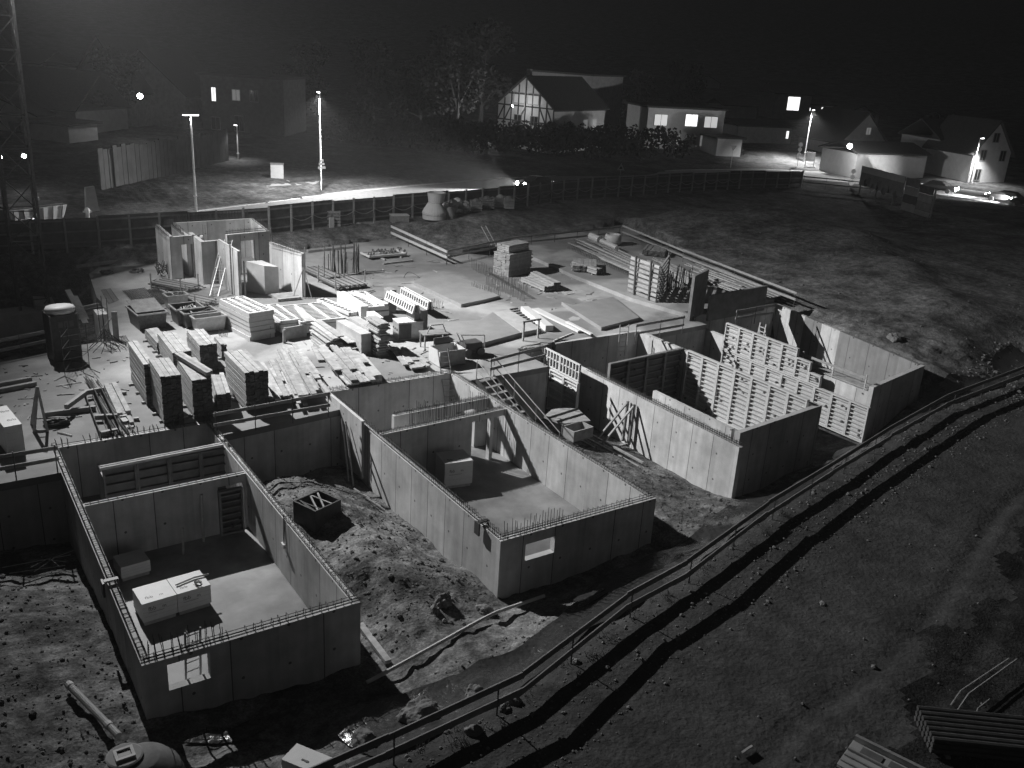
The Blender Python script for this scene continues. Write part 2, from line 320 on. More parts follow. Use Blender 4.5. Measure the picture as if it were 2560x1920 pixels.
def inpoly(X, Y, poly):
    r = np.zeros(len(X), bool); n = len(poly)
    for i in range(n):
        x0, y0 = poly[i]; x1, y1 = poly[(i+1) % n]
        if y0 == y1: continue
        c = ((y0 > Y) != (y1 > Y)) & (X < (x1-x0)*(Y-y0)/(y1-y0)+x0); r ^= c
    return r
def pdist(X, Y, line, closed=False):
    r = np.full(len(X), 1e9); n = len(line)
    for i in range(n if closed else n-1):
        x0, y0 = line[i]; x1, y1 = line[(i+1) % n]; dx, dy = x1-x0, y1-y0
        t = np.clip(((X-x0)*dx+(Y-y0)*dy)/(dx*dx+dy*dy), 0, 1); r = np.minimum(r, np.hypot(X-x0-t*dx, Y-y0-t*dy))
    return r
def raxis(segs):
    o = []
    for a, b, s in segs: o += list(np.arange(a, b, s))
    return np.array(o+[segs[-1][1]])
def ground_z(X, Y, rough=True):
    X, Y = np.asarray(X, float), np.asarray(Y, float)
    Z = rbf(X, Y)
    d = np.hypot(X-35, Y-15); t = np.clip((d-125)/120, 0, 1); t = t*t*(3-2*t)
    hill = 1.5+np.clip(d-140, 0, 900)*0.045+np.clip(d-330, 0, 900)*0.10
    Z = Z*(1-t)+hill*t
    if rough:
        amp = np.clip(1.2-np.abs(Z+1.2)*.3, .35, 1.0)
        onroad = inpoly(X, Y, ROADNEAR+ROADFAR[::-1])
        nz = np.array([noise.fractal(Vector((x*.55, y*.55, 3.1)), 1.0, 2.0, 5)*.16+noise.fractal(Vector((x*2.3, y*2.3, 9.1)), .9, 2.0, 3)*.05+(noise.ridged_multi_fractal(Vector((x*.8, y*.8, 5.5)), .9, 2.1, 4, 1.0, 2.0)-.9)*.06 for x, y in zip(X, Y)])
        side = Y < np.interp(X, [p[0] for p in RAIL], [p[1] for p in RAIL]); track = np.maximum(np.clip((pdist(X, Y, RAIL)+.5)/.8, 0, 1)*side, .75*np.clip(1.4-pdist(X, Y, RAIL), 0, 1))
        nz = nz*amp*(1-.93*track)*np.where(X > 54, .45, 1.0)
        rp = pdist(X, Y, RAIL)*side
        for off in (6.2, 7.9): nz = nz-.07*np.exp(-((rp-off-.4*np.sin(X*.3))/.28)**2)*side+.04*np.exp(-((rp-off-.45-.4*np.sin(X*.3))/.2)**2)*side
        nz[onroad] = -.04
        Z = Z+nz
    return Z
gx = raxis([(-420, -60, 24), (-60, -8, 4), (-8, 2, .25), (2, 30, .13), (30, 55, .3), (55, 110, 1.0), (110, 200, 6), (200, 900, 35)])
gy = raxis([(-300, -40, 20), (-40, -24, 1.2), (-24, -15, .25), (-15, 6, .13), (6, 10, .25), (10, 34, .8), (34, 47, .4), (47, 110, 1.6), (110, 200, 6), (200, 900, 35)])
XX, YY = np.meshgrid(gx, gy); XX, YY = XX.ravel(), YY.ravel()
ZZ = ground_z(XX, YY)
low = inpoly(XX, YY, SLAB) & (pdist(XX, YY, SLAB, True) > .28)
for x0, x1, y0, y1 in (H1, H2, H3, H4): low |= (XX > x0+.26) & (XX < x1-.26) & (YY > y0+.26) & (YY < y1+.5)
ZZ[low] = np.minimum(ZZ[low], -3.9)
nx_, ny_ = len(gx), len(gy)
idx = np.arange(nx_*ny_).reshape(ny_, nx_)
faces = np.stack([idx[:-1, :-1], idx[:-1, 1:], idx[1:, 1:], idx[1:, :-1]], -1).reshape(-1, 4)
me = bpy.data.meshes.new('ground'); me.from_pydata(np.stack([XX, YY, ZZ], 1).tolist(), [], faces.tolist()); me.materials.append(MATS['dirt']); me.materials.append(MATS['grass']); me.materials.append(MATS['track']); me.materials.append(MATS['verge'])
fx, fy = XX[faces].mean(1), YY[faces].mean(1)
gr = (pdist(fx, fy, FENCE) > .3) & ((fy > np.interp(fx, [p[0] for p in FENCE], [p[1] for p in FENCE])) | (fx > 100) | (fx < -25))
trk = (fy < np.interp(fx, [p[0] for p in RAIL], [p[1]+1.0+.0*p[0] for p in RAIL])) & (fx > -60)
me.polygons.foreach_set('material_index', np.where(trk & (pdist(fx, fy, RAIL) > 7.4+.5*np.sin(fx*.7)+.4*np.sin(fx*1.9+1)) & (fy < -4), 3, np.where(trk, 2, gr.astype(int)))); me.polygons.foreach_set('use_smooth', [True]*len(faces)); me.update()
tag(put('ground', me), kind='structure')
def gz(x, y): return float(ground_z([x], [y])[0])
# road and its markings
rd = MB(); rn = [Vector((x, y, 0)) for x, y in ROADNEAR]; rf = [Vector((x, y, 0)) for x, y in ROADFAR]
def resample(l, n):
    d = [0]
    for a, b in zip(l[:-1], l[1:]): d.append(d[-1]+(b-a).length)
    o = []
    for i in range(n):
        t = d[-1]*i/(n-1); k = max(j for j in range(len(d)) if d[j] <= t+1e-9); k = min(k, len(l)-2)
        o.append(l[k].lerp(l[k+1], (t-d[k])/(d[k+1]-d[k])))
    return o
RN, RF = resample(rn, 60), resample(rf, 60)
for i in range(59): rd.face([(RN[i].x, RN[i].y, .93), (RN[i+1].x, RN[i+1].y, .93), (RF[i+1].x, RF[i+1].y, .93), (RF[i].x, RF[i].y, .93)])
road = tag(rd.build('road', 'asphalt'), kind='structure')
for i in range(2, 57):
    for k, lat in ((0, .93),) if i < 40 else ((0, .93), (1, .5)):
        if lat == .5 and i % 2: continue
        a, b = RN[i].lerp(RF[i], lat), RN[i+1].lerp(RF[i+1], lat); e = a.lerp(b, .98 if lat > .9 else .5); a.z = e.z = .94
        MB().bar(a, e, .14, .008).build('marking', 'paint', road)
MB().face([(x, y, 1.06) for x, y in ((30, 61), (36, 61.5), (52, 84), (60, 100), (52, 103), (40, 86), (28, 82), (10, 84), (10, 79), (27, 77))]).build('side_road', 'asphalt')['kind'] = 'structure'

# ------------------------------------------------------------------ slab
slab = tag(MB().prism(SLAB, -.3, 0).build('slab', 'slabc'), kind='structure')
def swall(a, b, z0=-4.2): return wall(slab, a, b, z0, -.305, .25, side=1, name='retaining_wall')
swall((-8, 3.72), (3.2, 3.92)); swall((9.33, 4.77), (14.9, 5.37)); swall((21.85, 6.22), (26.88, 6.37)); swall((26.88, 6.63), (26.88, 9.3)); swall((26.9, 9.32), (29.35, 9.52)); swall((36.0, 8.62), (40.9, 8.92))
for a, b in (((8.8, 26.9), (9.37, 34.0)), ((7.96, 19.15), (8.8, 26.9)), ((-8, 15.5), (2.58, 17.65)), ((2.58, 17.65), (6.13, 18.9)), ((6.13, 18.9), (7.96, 19.15))): swall(b, a, -3.5)
# raised right hand field behind a low step
st = [g('7', 300, 420), g('7', 760, 560), g('7', 1320, 815), g('7', 2100, 1130), G(1735, 800)]
B2 = [(p.x, p.y) for p in st]+[(40.95, 11.05), (49.5, 11.05), (51.3, 12.95), (57.9, 37.3), (36.5, 31.8)]
MB().prism(B2, .002, .26).build('raised_field', 'slabc', slab)
def field(pts, h, name='slab_field', m='plate', z=0.0):
    P_ = [G(*p, z+h) for p in pts]; MB().prism([(p.x, p.y) for p in P_], z+.002, z+h).build(name, m, slab)
field([q('6', 1340, 765), q('6', 1965, 1055), q('6', 2240, 1000), q('7', 360, 1050), q('7', 0, 860), q('6', 1930, 700), q('6', 1500, 660)], .22)
field([q('5', 1960, 690), q('8', 130, 235), q('8', 560, 420), q('8', 830, 405), q('8', 1330, 270), q('8', 960, 0), q('6', 2212, 1260), q('6', 1560, 1310)], .25)
field([q('8', 1335, 268), q('8', 1600, 215), q('7', 480, 1232), q('7', 285, 1268)], .262, m='ply')
field([q('7', 1180, 1130), q('7', 1705, 1465), q('7', 2205, 1335), q('7', 1860, 1060), q('7', 1330, 1170)], .22)
for t, pts in (('7', ((1170, 1000), (1440, 975), (1500, 1000), (1220, 1045))), ('7', ((1380, 1085), (1600, 1030), (1690, 1060), (1440, 1120))), ('7', ((1270, 1350), (1330, 1320), (1430, 1345), (1400, 1375), (1290, 1380))), ('7', ((590, 870), (650, 855), (720, 890), (640, 905)))):
    P_ = [g(t, *p) for p in pts]; MB().face([(p.x, p.y, .006) for p in P_]).build('cement_patch', 'ply', slab)
# ------------------------------------------------------------------ rebar starter bars
def rebar_row(parent, p, q_, z, rows=2, gap=.16, step=.17, h=.22, kind='hairpin', th=.25, tall_every=0, jit=.03, r=.011, side=1):
    p, q_ = Vector((p[0], p[1], 0)), Vector((q_[0], q_[1], 0)); L = (q_-p).length; d = (q_-p)/L; n = Vector((-d.y, d.x, 0))*side
    mb = MB(); k = int(L/step)
    for i in range(k):
        if random.random() < .06: continue
        s = (i+.5)*step+random.uniform(-jit, jit); a = p+d*s
        hh = h*random.uniform(.75, 1.2)
        if tall_every and i % tall_every == 0: hh = random.uniform(.6, 1.0)
        o0, o1 = n*(th/2-gap/2), n*(th/2+gap/2); ln = d*random.uniform(-.03, .03)
        zb = Vector((0, 0, z-.02)); zt = Vector((0, 0, z+hh))
        if kind == 'hairpin': mb.tube([a+o0+zb, a+o0+zt+ln, a+o1+zt+ln, a+o1+zb], r, 4, False)
        else:
            for o in (o0, o1): mb.tube([a+o+zb, a+o+zt+ln*random.uniform(0, 3)], r, 4, False)
    for o in (th/2-gap/2, th/2+gap/2):
        for zz in (.05,) if kind != 'hairpin' else (.04, h*.62):
            mb.tube([p+n*o+Vector((0, 0, z+zz)), q_+n*o+Vector((0, 0, z+zz))], r, 4, False)
    o = mb.build('starter_bars', 'rebar', parent); o['kind'] = 'stuff'; return o
def hwalls(t, h, zt, z0, front=(), skip=()):
    x0, x1, y0, y1 = h
    if 'f' not in skip: wall(t, (x0, y0), (x1, y0), z0, zt, .25, front)
    if 'r' not in skip: wall(t, (x1, y0+.25), (x1, y1), z0, zt, .25)
    if 'b' not in skip: wall(t, (x1-.25, y1), (x0+.25, y1), z0, zt, .25)
    if 'l' not in skip: wall(t, (x0, y1), (x0, y0+.25), z0, zt, .25)
def floor_(t, h, z): MB().box((h[0]+.252, h[2]+.252, z-.25), (h[1]-.252, h[3]-.252, z)).build('floor', 'floorc', t)
# house 1
h1 = thing('basement_shell', 'nearest concrete basement shell, with wrapped block pallets on its floor', 'building shell', (6.2, -1, 0)); h1.location = (0, 0, 0)
hwalls(h1, H1, 0, -4, front=[(.62, 1.72, -1.02, -.2)]); floor_(h1, H1, -2.3)
wall(h1, (H1[0]+.25, .85), (H1[1]-.25, .95), -2.3, -.02, .25, openings=[(4.55, 5.5, -2.3, -.35)])
wall(h1, (H1[0]+1.5, 6.0), (H1[0]+1.5, 4.1), -2.3, -.9, .2)
x0, x1, y0, y1 = H1
rebar_row(h1, (x0, y0), (x1, y0), 0, tall_every=0, step=.24); rebar_row(h1, (x1, y0+.3), (x1, y1), 0, step=.14, h=.17); rebar_row(h1, (x1, y1), (x0, y1), 0, step=.2, kind='bars', h=.3); rebar_row(h1, (x0, y1), (x0, y0+.3), 0, step=.13, h=.15)
rebar_row(h1, (x0+.1, y0), (x0+2.3, y0), 0, kind='bars', h=.62, step=.21); rebar_row(h1, (x0+.3, .85), (x1-.3, .95), -.02, step=.3, h=.05)
# house 2
h2 = thing('basement_shell', 'middle concrete basement shell with bright inner wall and slit window', 'building shell')
hwalls(h2, H2, 0, -4, front=[(1.05, 2.3, -1.05, -.4)]); floor_(h2, H2, -2.4)
wall(h2, (H2[0]+.25, 2.0), (H2[1]-.25, 2.25), -2.4, 0, .25, openings=[(4.6, 5.6, -2.4, -.3), (5.78, 6.44, -2.4, -.3)])
wall(h2, (H2[0]+1.65, 3.6), (H2[1]-.25, 3.75), -2.4, 0, .22, openings=[(3.2, 4.3, -2.4, -.4)])
MB().box((H2[0]+.26, 2.3, -2.4), (H2[0]+1.3, 2.36, -1.0)).build('door_board', 'formdark', h2)
x0, x1, y0, y1 = H2
rebar_row(h2, (x0, y0), (x1, y0), 0, step=.22); rebar_row(h2, (x1, y0+.3), (x1, y1), 0, step=.14, h=.14); rebar_row(h2, (x1, y1), (x0, y1), 0, step=.16, h=.18); rebar_row(h2, (x0, y1), (x0, y0+.3), 0, step=.15, h=.22)
rebar_row(h2, (x0+.3, 2.0), (x1-.3, 2.25), 0, step=.13, h=.14); rebar_row(h2, (x0+1.7, 3.6), (x1-.3, 3.75), 0, step=.13, h=.14); rebar_row(h2, (x0+.2, y0), (x0+2.8, y0), 0, kind='bars', h=.6, step=.25)
rebar_row(h2, (x0+2.3, 3.2), (x1-.4, 3.3), -.9, kind='bars', h=1.3, step=.15, tall_every=0, jit=.06)
# house 3
h3 = thing('basement_shell', 'third concrete basement shell, its right inner wall lined with formwork', 'building shell')
x0, x1, y0, y1 = H3
wall(h3, (x0, y1), (x0, y0-.55), -4.5, -.55, .25); wall(h3, (x0+.26, 1.2), (x0+.26, y0+.26), -2.9, 0, .2)
wall(h3, (x0+.28, y0-.25), (x1+.1, y0+.45), -4.3, 0, .25); wall(h3, (x1, y0+.75), (x1, y1), -4.3, 0, .25); wall(h3, (x1-.25, y1), (x0+.25, y1), -4, 0, .25)
MB().box((x0+.252, y0+.4, -3.15), (x1-.252, y1-.252, -2.9)).build('floor', 'floorc', h3)
rebar_row(h3, (x0, 6.3), (x0, y0-.5), -.55, step=.15, h=.24)
# house 4
h4 = thing('basement_shell', 'farthest concrete basement shell with patchwork pale wall and dark front', 'building shell')
A4, B4, C4, D4 = (40.95, 11.0), (49.7, 11.0), (47.05, -2.3), (40.9, -3.4)
wall(h4, D4, C4, -4, 0, .25)
n4 = 8; tones = ['wallc', 'wallc', 'plate4', 'wallc', 'plate4', 'plate4', 'plate4', 'plate4']
mat('plate4', .2, .9, .14, 1.6, kind='wall')
for i in range(n4):
    a = Vector(B4).lerp(Vector(C4), i/n4); b = Vector(B4).lerp(Vector(C4), (i+1)/n4)
    if i == n4-1: b = Vector(B4).lerp(Vector(C4), .978)
    wall(h4, a, b, -4, .0, .25, m=tones[i], name='wall_panel', side=-1)
wall(h4, (B4[0]-.25, B4[1]), A4, -4, 0, .25); wall(h4, (40.95, 10.7), (40.95, -3.1), -4, -.35, .25)
MB().prism([(41.2, 10.7), (49.3, 10.7), (46.9, -2.0), (41.2, -3.1)], -3.15, -2.9).build('floor', 'floorc', h4)
# ------------------------------------------------------------------ timber stacks on the slab
def rect(nl, nr, fl):
    """rectangle from three points: origin nl, x towards nr, y towards fl"""
    ay = (fl-nl); ay.z = 0; Ly = ay.length; ay.normalize(); ax = Vector((ay.y, -ay.x, 0)); wx = (nr-nl).dot(ax); return ax, ay, wx, Ly
STK = 'stacks of formwork beams on the slab'
def timber_stack(label, t, b, tp, n, f, bw=.2, bh=.12, m='timber', gap=None, z=0.0, h=None, skid=True, name='timber_stack', cat='timber stack'):
    base = g(t, *b, z); h = h or tall(q(t, *b), q(t, *tp), z)
    nl, nr, fl = g(t, *tp, z+h), g(t, *n, z+h), g(t, *f, z+h)
    ax, ay, wx, Ly = rect(nl, nr, fl)
    if wx < 0: ax, wx = -ax, -wx
    o = thing(name, label, cat, group=STK, mw=frame((nl.x, nl.y, z), ax, ay))
    nb = max(2, round(wx/bw)); nlay = max(1, round((h-.1)/bh)); sw = wx/nb; sh = (h-.1)/nlay
    for k in range(nlay):
        for i in range(nb):
            top = k == nlay-1
            if not top and 0 < i < nb-1 and k < nlay-2 and False: continue
            j = random.uniform(-.06, .06); dz = random.uniform(-.012, .03) if top else 0
            put('beam', beam_unit(m), o, scale=(sw*.93, Ly+random.uniform(-.1, .1), sh*.9), loc=(i*sw+sw*.03+random.uniform(-.006, .006), j, .1+k*sh+dz))
    if skid:
        for yy in (.12, .5, .86): B('bearer', o, m, (wx+.35, .1, .095), (-.17+random.uniform(-.1, .1), Ly*yy, 0.002))
    return o
timber_stack('long narrow beam stack, leftmost of the tall stacks by the house wall', '4', (365, 1250), (310, 690), (420, 640), (105, 395))
timber_stack('tall beam stack standing nearest to the first basement, with bright top', '4', (565, 1490), (530, 862), (795, 815), (375, 625))
timber_stack('beam stack with two loose beams lying askew across its top', '4', (975, 1420), (940, 905), (1190, 850), (742, 615))
timber_stack('low beam stack beside the stack with loose beams, in its shade', '4', (1300, 1370), (1275, 1080), (1445, 1030), (1195, 818))
timber_stack('tall beam stack with a black end, farthest right behind the loose beams', '4', (1070, 820), (1045, 440), (1265, 400), (873, 240))
timber_stack('broad beam stack nearest to the guard rail between the houses', '4', (1690, 1330), (1645, 800), (1940, 750), (1372, 525))
timber_stack('mid beam stack in the back row beside the leftmost stack', '4', (720, 830), (690, 540), (930, 495), (490, 280))
timber_stack('low beam stack at the back, next to the skip with a tilted lid', '4', (495, 560), (482, 400), (590, 300), (320, 215))
timber_stack('short narrow beam stack tucked behind the broad one', '4', (1345, 640), (1330, 430), (1420, 440), (1235, 322))
def bars(o, name, m, lst):
    for a, b, wd, th in lst: MB().bar(a, b, wd, th).build(name, m, o)
for k, (a, b) in enumerate((((745, 560), (1165, 815)), ((790, 548), (1195, 795)))):
    A_, B_ = g('4', *a, 1.95), g('4', *b, 1.95)
    tag(MB().bar(A_, B_, .2, .16).build('loose_beam', 'timber'), ('lower', 'upper')[k]+' of two loose beams lying askew on a beam stack', 'beam', 'loose beams on a stack')
# ------------------------------------------------------------------ heaps of planks
HEAP = 'heaps of sawn planks'
def plank_heap(label, t, lst, m='timber', z=0.0):
    P0 = g(t, *lst[0][0], z); o = thing('plank_heap', label, 'plank heap', P0, group=HEAP)
    for a, b, wd, th, zz in lst:
        A_, B_ = g(t, *a, z+zz), g(t, *b, z+zz); A_.z += random.uniform(-.01, .01)
        MB().bar(A_-P0, B_-P0, wd, th).build('plank', m, o)
    return o
def rnd_planks(t, quad, n, zmax, wd=(.12, .3), ln=(.5, 1.0), jit=.05, zmin=.03):
    """n planks running along quad edge 0->1, spread towards edge 3->2"""
    o = []
    for i in range(n):
        s = random.random(); e0 = random.uniform(0, 1-ln[0]); e1 = min(1.05, e0+random.uniform(*ln)); s1 = s+random.uniform(-jit, jit)
        lp = lambda u, v: tuple((quad[0][k]*(1-v)+quad[3][k]*v)*(1-u)+(quad[1][k]*(1-v)+quad[2][k]*v)*u for k in (0, 1))
        o.append((lp(e0, s), lp(e1, s1), random.uniform(*wd), random.uniform(.04, .1), random.uniform(zmin, zmax)))
    return o
plank_heap('bright long planks spread flat beside the broad beam stack', '5', rnd_planks('5', ((-60, 960), (250, 1600), (640, 1560), (200, 940)), 60, .62, ln=(.35, .8)))
plank_heap('wide sheets and planks along the second house back wall', '5', rnd_planks('5', ((420, 960), (800, 1480), (1330, 1380), (900, 900)), 44, .6, wd=(.15, .42), ln=(.3, .7), jit=.09))
plank_heap('stepped heap of dark edged planks left of the pale panel block', '5', [((440, 660), (740, 880), .35, .06, .95), ((500, 640), (800, 850), .35, .06, 1.02), ((440, 710), (720, 900), .4, .05, .85), ((430, 760), (660, 930), .4, .05, .7), ((600, 720), (960, 930), .5, .05, .55), ((440, 800), (640, 960), .35, .08, .5), ((430, 850), (640, 1010), .3, .1, .38), ((450, 900), (640, 1060), .3, .1, .25), ((470, 950), (660, 1100), .3, .1, .12), ((690, 960), (800, 930), .3, .05, .6), ((760, 900), (990, 1010), .45, .05, .3), ((620, 760), (700, 880), .3, .05, .66)])
plank_heap('loose boards beside the manhole, right of the pale panel block', '5', rnd_planks('5', ((1400, 900), (1700, 1260), (2000, 1230), (1620, 960)), 20, .3, wd=(.2, .5), ln=(.5, .8), jit=.15))
plank_heap('two bright planks with a grey sheet between, near the leaning rebar', '2', [((1400, 540), (1580, 930), .2, .16, .12), ((1500, 520), (1690, 900), .2, .16, .12), ((1450, 535), (1635, 920), .38, .04, .06)])
plank_heap('offcuts of squared timber by the first house starter bars', '2', [((1580, 955), (1670, 950), .2, .12, .06), ((1620, 1000), (1660, 1045), .22, .2, .1), ((1690, 960), (1740, 1050), .16, .16, .1), ((1760, 990), (1830, 985), .14, .14, .07), ((1650, 1095), (1760, 1080), .26, .05, .05), ((1600, 650), (1660, 640), .14, .14, .07)])
plank_heap('dark edge boards lying at the left of the slab', '2', [((-120, 555), (415, 460), .2, .2, .1), ((-120, 635), (475, 520), .2, .2, .1)], m='timberd')
plank_heap('flat planks stacked behind the corner of the first house', '4', rnd_planks('4', ((1740, 560), (2060, 1130), (2500, 1200), (2200, 620)), 28, .5, ln=(.4, .8)))
plank_heap('planks lying in rows at the far end of the raised slab', '7', rnd_planks('7', ((1200, 340), (2250, 800), (2350, 620), (1560, 260)), 40, .75, wd=(.12, .25), ln=(.4, .9), jit=.03, zmin=.3))
plank_heap('long narrow planks by the right slab rail', 'F', rnd_planks('F', ((0, 60), (560, 260), (640, 240), (110, 20)), 18, .7, ln=(.4, .8), jit=.05, zmin=.3))
plank_heap('dark strips lying near the far slab corner', '6', [((-60, 360), (530, 300), .3, .18, .1), ((935, 525), (1325, 480), .22, .12, .06)], m='timberd')
timber_stack('low pack of squared timber beside the dark board tower', '7', (960, 975), (955, 930), (1075, 905), (640, 800), bw=.25, bh=.16, h=.42)
timber_stack('raised pack of squared timber behind the low pack', '7', (1090, 985), (1080, 880), (1150, 860), (770, 735), bw=.25, bh=.16, h=.62)
timber_stack('long pack of planks on the raised slab beside the rebar bundle', '7', (1650, 770), (1640, 700), (1740, 690), (1320, 605), bw=.2, bh=.13, z=.26, h=.5)
timber_stack('pack of planks at the far end of the right slab rail', 'E', (1500, 95), (1495, 60), (1650, 90), (1500, 10), bw=.2, bh=.13, z=.26, h=.5)
timber_stack('small plank pack behind the slatted crates at the far edge', 'B', (1950, 1630), (1945, 1605), (2090, 1620), (1975, 1570), bw=.2, bh=.13, z=.26, h=.5)
# tower of dark boards and crates
def board_tower():
    p, r_, f_ = g('7', 480, 810), g('7', 775, 745), g('7', 350, 700); ax, ay, wx, Ly = rect(p, r_, f_)
    ax = (r_-p).normalized(); ay = Vector((-ax.y, ax.x, 0)); wx = (r_-p).length; Ly = 1.5
    o = thing('board_tower', 'tall dark tower of stacked formwork boards on the slab', 'board stack', mw=frame(p, ax, ay))
    h = tall(q('7', 480, 810), q('7', 480, 510)); n = 20
    for k in range(n):
        for i in range(4):
            B('board', o, 'timberd' if i == 0 else 'timber', (wx+random.uniform(-.12, .12), Ly/4*.96, h/n*.86), (random.uniform(-.05, .05), Ly/4*i, h/n*k))
    for k in range(4):
        for i in range(3): B('board', o, 'timber', (wx*.9, .36, .12), (.25+random.uniform(-.05, .05), .3+.4*i, h+.02+k*.14))
board_tower()
# ------------------------------------------------------------------ formwork panels lying flat
def panel_stack(label, t, fl, nl, nr, z, th, layers, ncol, nrow, m='formw', name='formwork_panel_stack', cat='formwork panels', ragged=.04, zb=0.0, sheet='formsheet'):
    a, b, c = g(t, *nl, z), g(t, *nr, z), g(t, *fl, z)
    ay = c-a; ay.z = 0; Ly = ay.length; ay.normalize(); ax = b-a; ax.z = 0; Lx = ax.length; ax.normalize()
    ax = (ax-ay*ax.dot(ay)*.5).normalized(); ay = Vector((-ax.y, ax.x, 0)); Lx = (b-a).dot(ax); Ly = (c-a).dot(ay)
    o = thing(name, label, cat, group='formwork panels laid flat', mw=frame((a.x, a.y, zb), ax, ay)); H = z-zb
    tt = min(th, H/layers)
    for k in range(layers-1):
        B('panel', o, m, (Lx+random.uniform(-ragged, ragged), Ly+random.uniform(-ragged, ragged), tt*.93), (random.uniform(-ragged, ragged), random.uniform(-ragged, ragged), H-tt*(k+2)))
    zt = H-tt
    pn = B('sheet', o, sheet, (Lx, Ly, tt*.15), (0, 0, zt))
    e = .09
    for s in ((0, 0, Lx, e), (0, Ly-e, Lx, e), (0, 0, e, Ly), (Lx-e, 0, e, Ly)): B('edge_beam', o, m, (s[2], s[3], tt*.85), (s[0], s[1], zt+tt*.15))
    for i in range(1, ncol): B('long_rib', o, m, (.16, Ly-2*e, tt*.82), (Lx*i/ncol-.08, e, zt+tt*.15))
    for j in range(1, nrow): B('rib', o, m, (Lx-2*e, .07, tt*.7), (e, Ly*j/nrow-.035, zt+tt*.15))
    return o
panel_stack('tall stack of ribbed formwork panels between stair core and skips', '3', (1022, 1178), (1280, 1390), (1575, 1325), 1.55, .26, 6, 3, 12)
panel_stack('dark ribbed panel pile touching the tall panel stack', '3', (1520, 1270), (1690, 1490), (1930, 1450), .9, .22, 3, 2, 12, sheet='formdark')
panel_stack('broad ribbed panel pile in the middle with a plank across it', '5', (40, 440), (270, 660), (850, 590), .85, .22, 3, 3, 13, sheet='formdark')
tag(MB().bar(g('5', 240, 480, .98), g('5', 390, 655, .98), .45, .1).build('loose_plank', 'timber'), 'pale plank lying across the broad ribbed panel pile', 'plank')
panel_stack('narrow white panel at the left of the bright panel group', '5', (605, 335), (915, 540), (1015, 515), .75, .22, 2, 1, 10, m='white', sheet='formdark')
panel_stack('broad white panel at the right of the bright panel group', '5', (860, 270), (1165, 465), (1430, 440), .9, .3, 2, 2, 10, m='white', sheet='formdark')
panel_stack('narrow flat panel along the far side of the bright panel group', '5', (1035, 230), (1380, 425), (1435, 410), 1.0, .16, 1, 1, 2, m='white')
panel_stack('studded white panel on two bearers near the far slab corner', '6', (640, 365), (760, 425), (1240, 380), .32, .14, 1, 1, 2, m='white', zb=.12)
for k, (a, b) in enumerate((((880, 445), (940, 455)), ((1115, 415), (1155, 425)))):
    tag(MB().bar(g('6', *a, .07), g('6', *b, .07)+Vector((.0, -.35, 0)), .14, .1).build('bearer', 'timber'), ('left', 'right')[k]+' bearer under the studded white panel', 'bearer', 'bearers under the studded panel')
def studs():
    o = bpy.data.objects.get('formwork_panel_stack.007') or bpy.data.objects['formwork_panel_stack.006']
    for i in range(30):
        p = g('6', random.uniform(680, 1200), 0, .33); u = random.random(); v = random.random()
        p = g('6', 660+u*500+v*90, 365+v*50-u*42, .33); MB().lathe([(.04, 0), (.09, .1), (.03, .16)], n=6).build('stud', 'formdark', o, o.matrix_world.inverted()@p)
bpy.context.view_layer.update(); studs()
# upright pale boxes (panel blocks)
def block(label, t, b, tp, n, f, m='ply', name='panel_block', cat='panel block', z=0.0, h=None, lay=8):
    h = h or tall(q(t, *b), q(t, *tp), z); nl, nr, fl = g(t, *tp, z+h), g(t, *n, z+h), g(t, *f, z+h); ax, ay, wx, Ly = rect(nl, nr, fl)
    if wx < 0: wx = -wx; ax = -ax
    o = thing(name, label, cat, group='blocks of pale panels', mw=frame((nl.x, nl.y, z), ax, ay))
    for k in range(lay): B('panel', o, m, (wx+random.uniform(-.01, .01), Ly+random.uniform(-.01, .01), h/lay*.985), (random.uniform(-.008, .008), random.uniform(-.008, .008), h/lay*k))
    return o
block('tall pale panel block with bright top among the plank heaps', '5', (1062, 1100), (1070, 822), (1190, 795), (742, 638))
block('pale panel block set back behind the tallest bright one', '5', (1185, 1060), (1168, 752), (1278, 728), (905, 592))
block('small high panel block at the back of the pale blocks', '5', (1275, 900), (1262, 608), (1355, 590), (1140, 520), m='white')
def ragged_tower():
    p = g('5', 1300, 1130); o = thing('plank_tower', 'ragged dark tower of stacked plank ends beside the pale blocks', 'plank stack', p, group='blocks of pale panels')
    for k in range(26):
        B('plank', o, 'timberd', (.55+random.uniform(-.12, .1), 1.5+random.uniform(-.2, .2), .062), (random.uniform(-.1, .1), random.uniform(-.1, .1), .072*k))
ragged_tower()
block('low pale block by the starter bars of the second house', '5', (1205, 1440), (1212, 1362), (1335, 1340), (980, 1082), h=.45)
block('grey timber block beside the low pale block', '5', (985, 1440), (990, 1360), (1110, 1340), (800, 1110), m='timber', h=.5)
block('grey board standing on edge in front of the ribbed pile', '5', (62, 905), (40, 765), (75, 760), (30, 760), m='timberd', h=.75, lay=2)
tag(MB().bar(g('5', 50, 905)+Vector((0, 0, .36)), g('5', 350, 850)+Vector((0, 0, .36)), .08, .7).build('upright_board', 'timberd'), 'grey wide board standing upright before the ribbed panels', 'board')
# box with wrapped white panel upright among bright group
block('upright white panel pack between the bright panels', '5', (1062, 540), (1065, 455), (1160, 440), (750, 260), m='white', h=1.15)
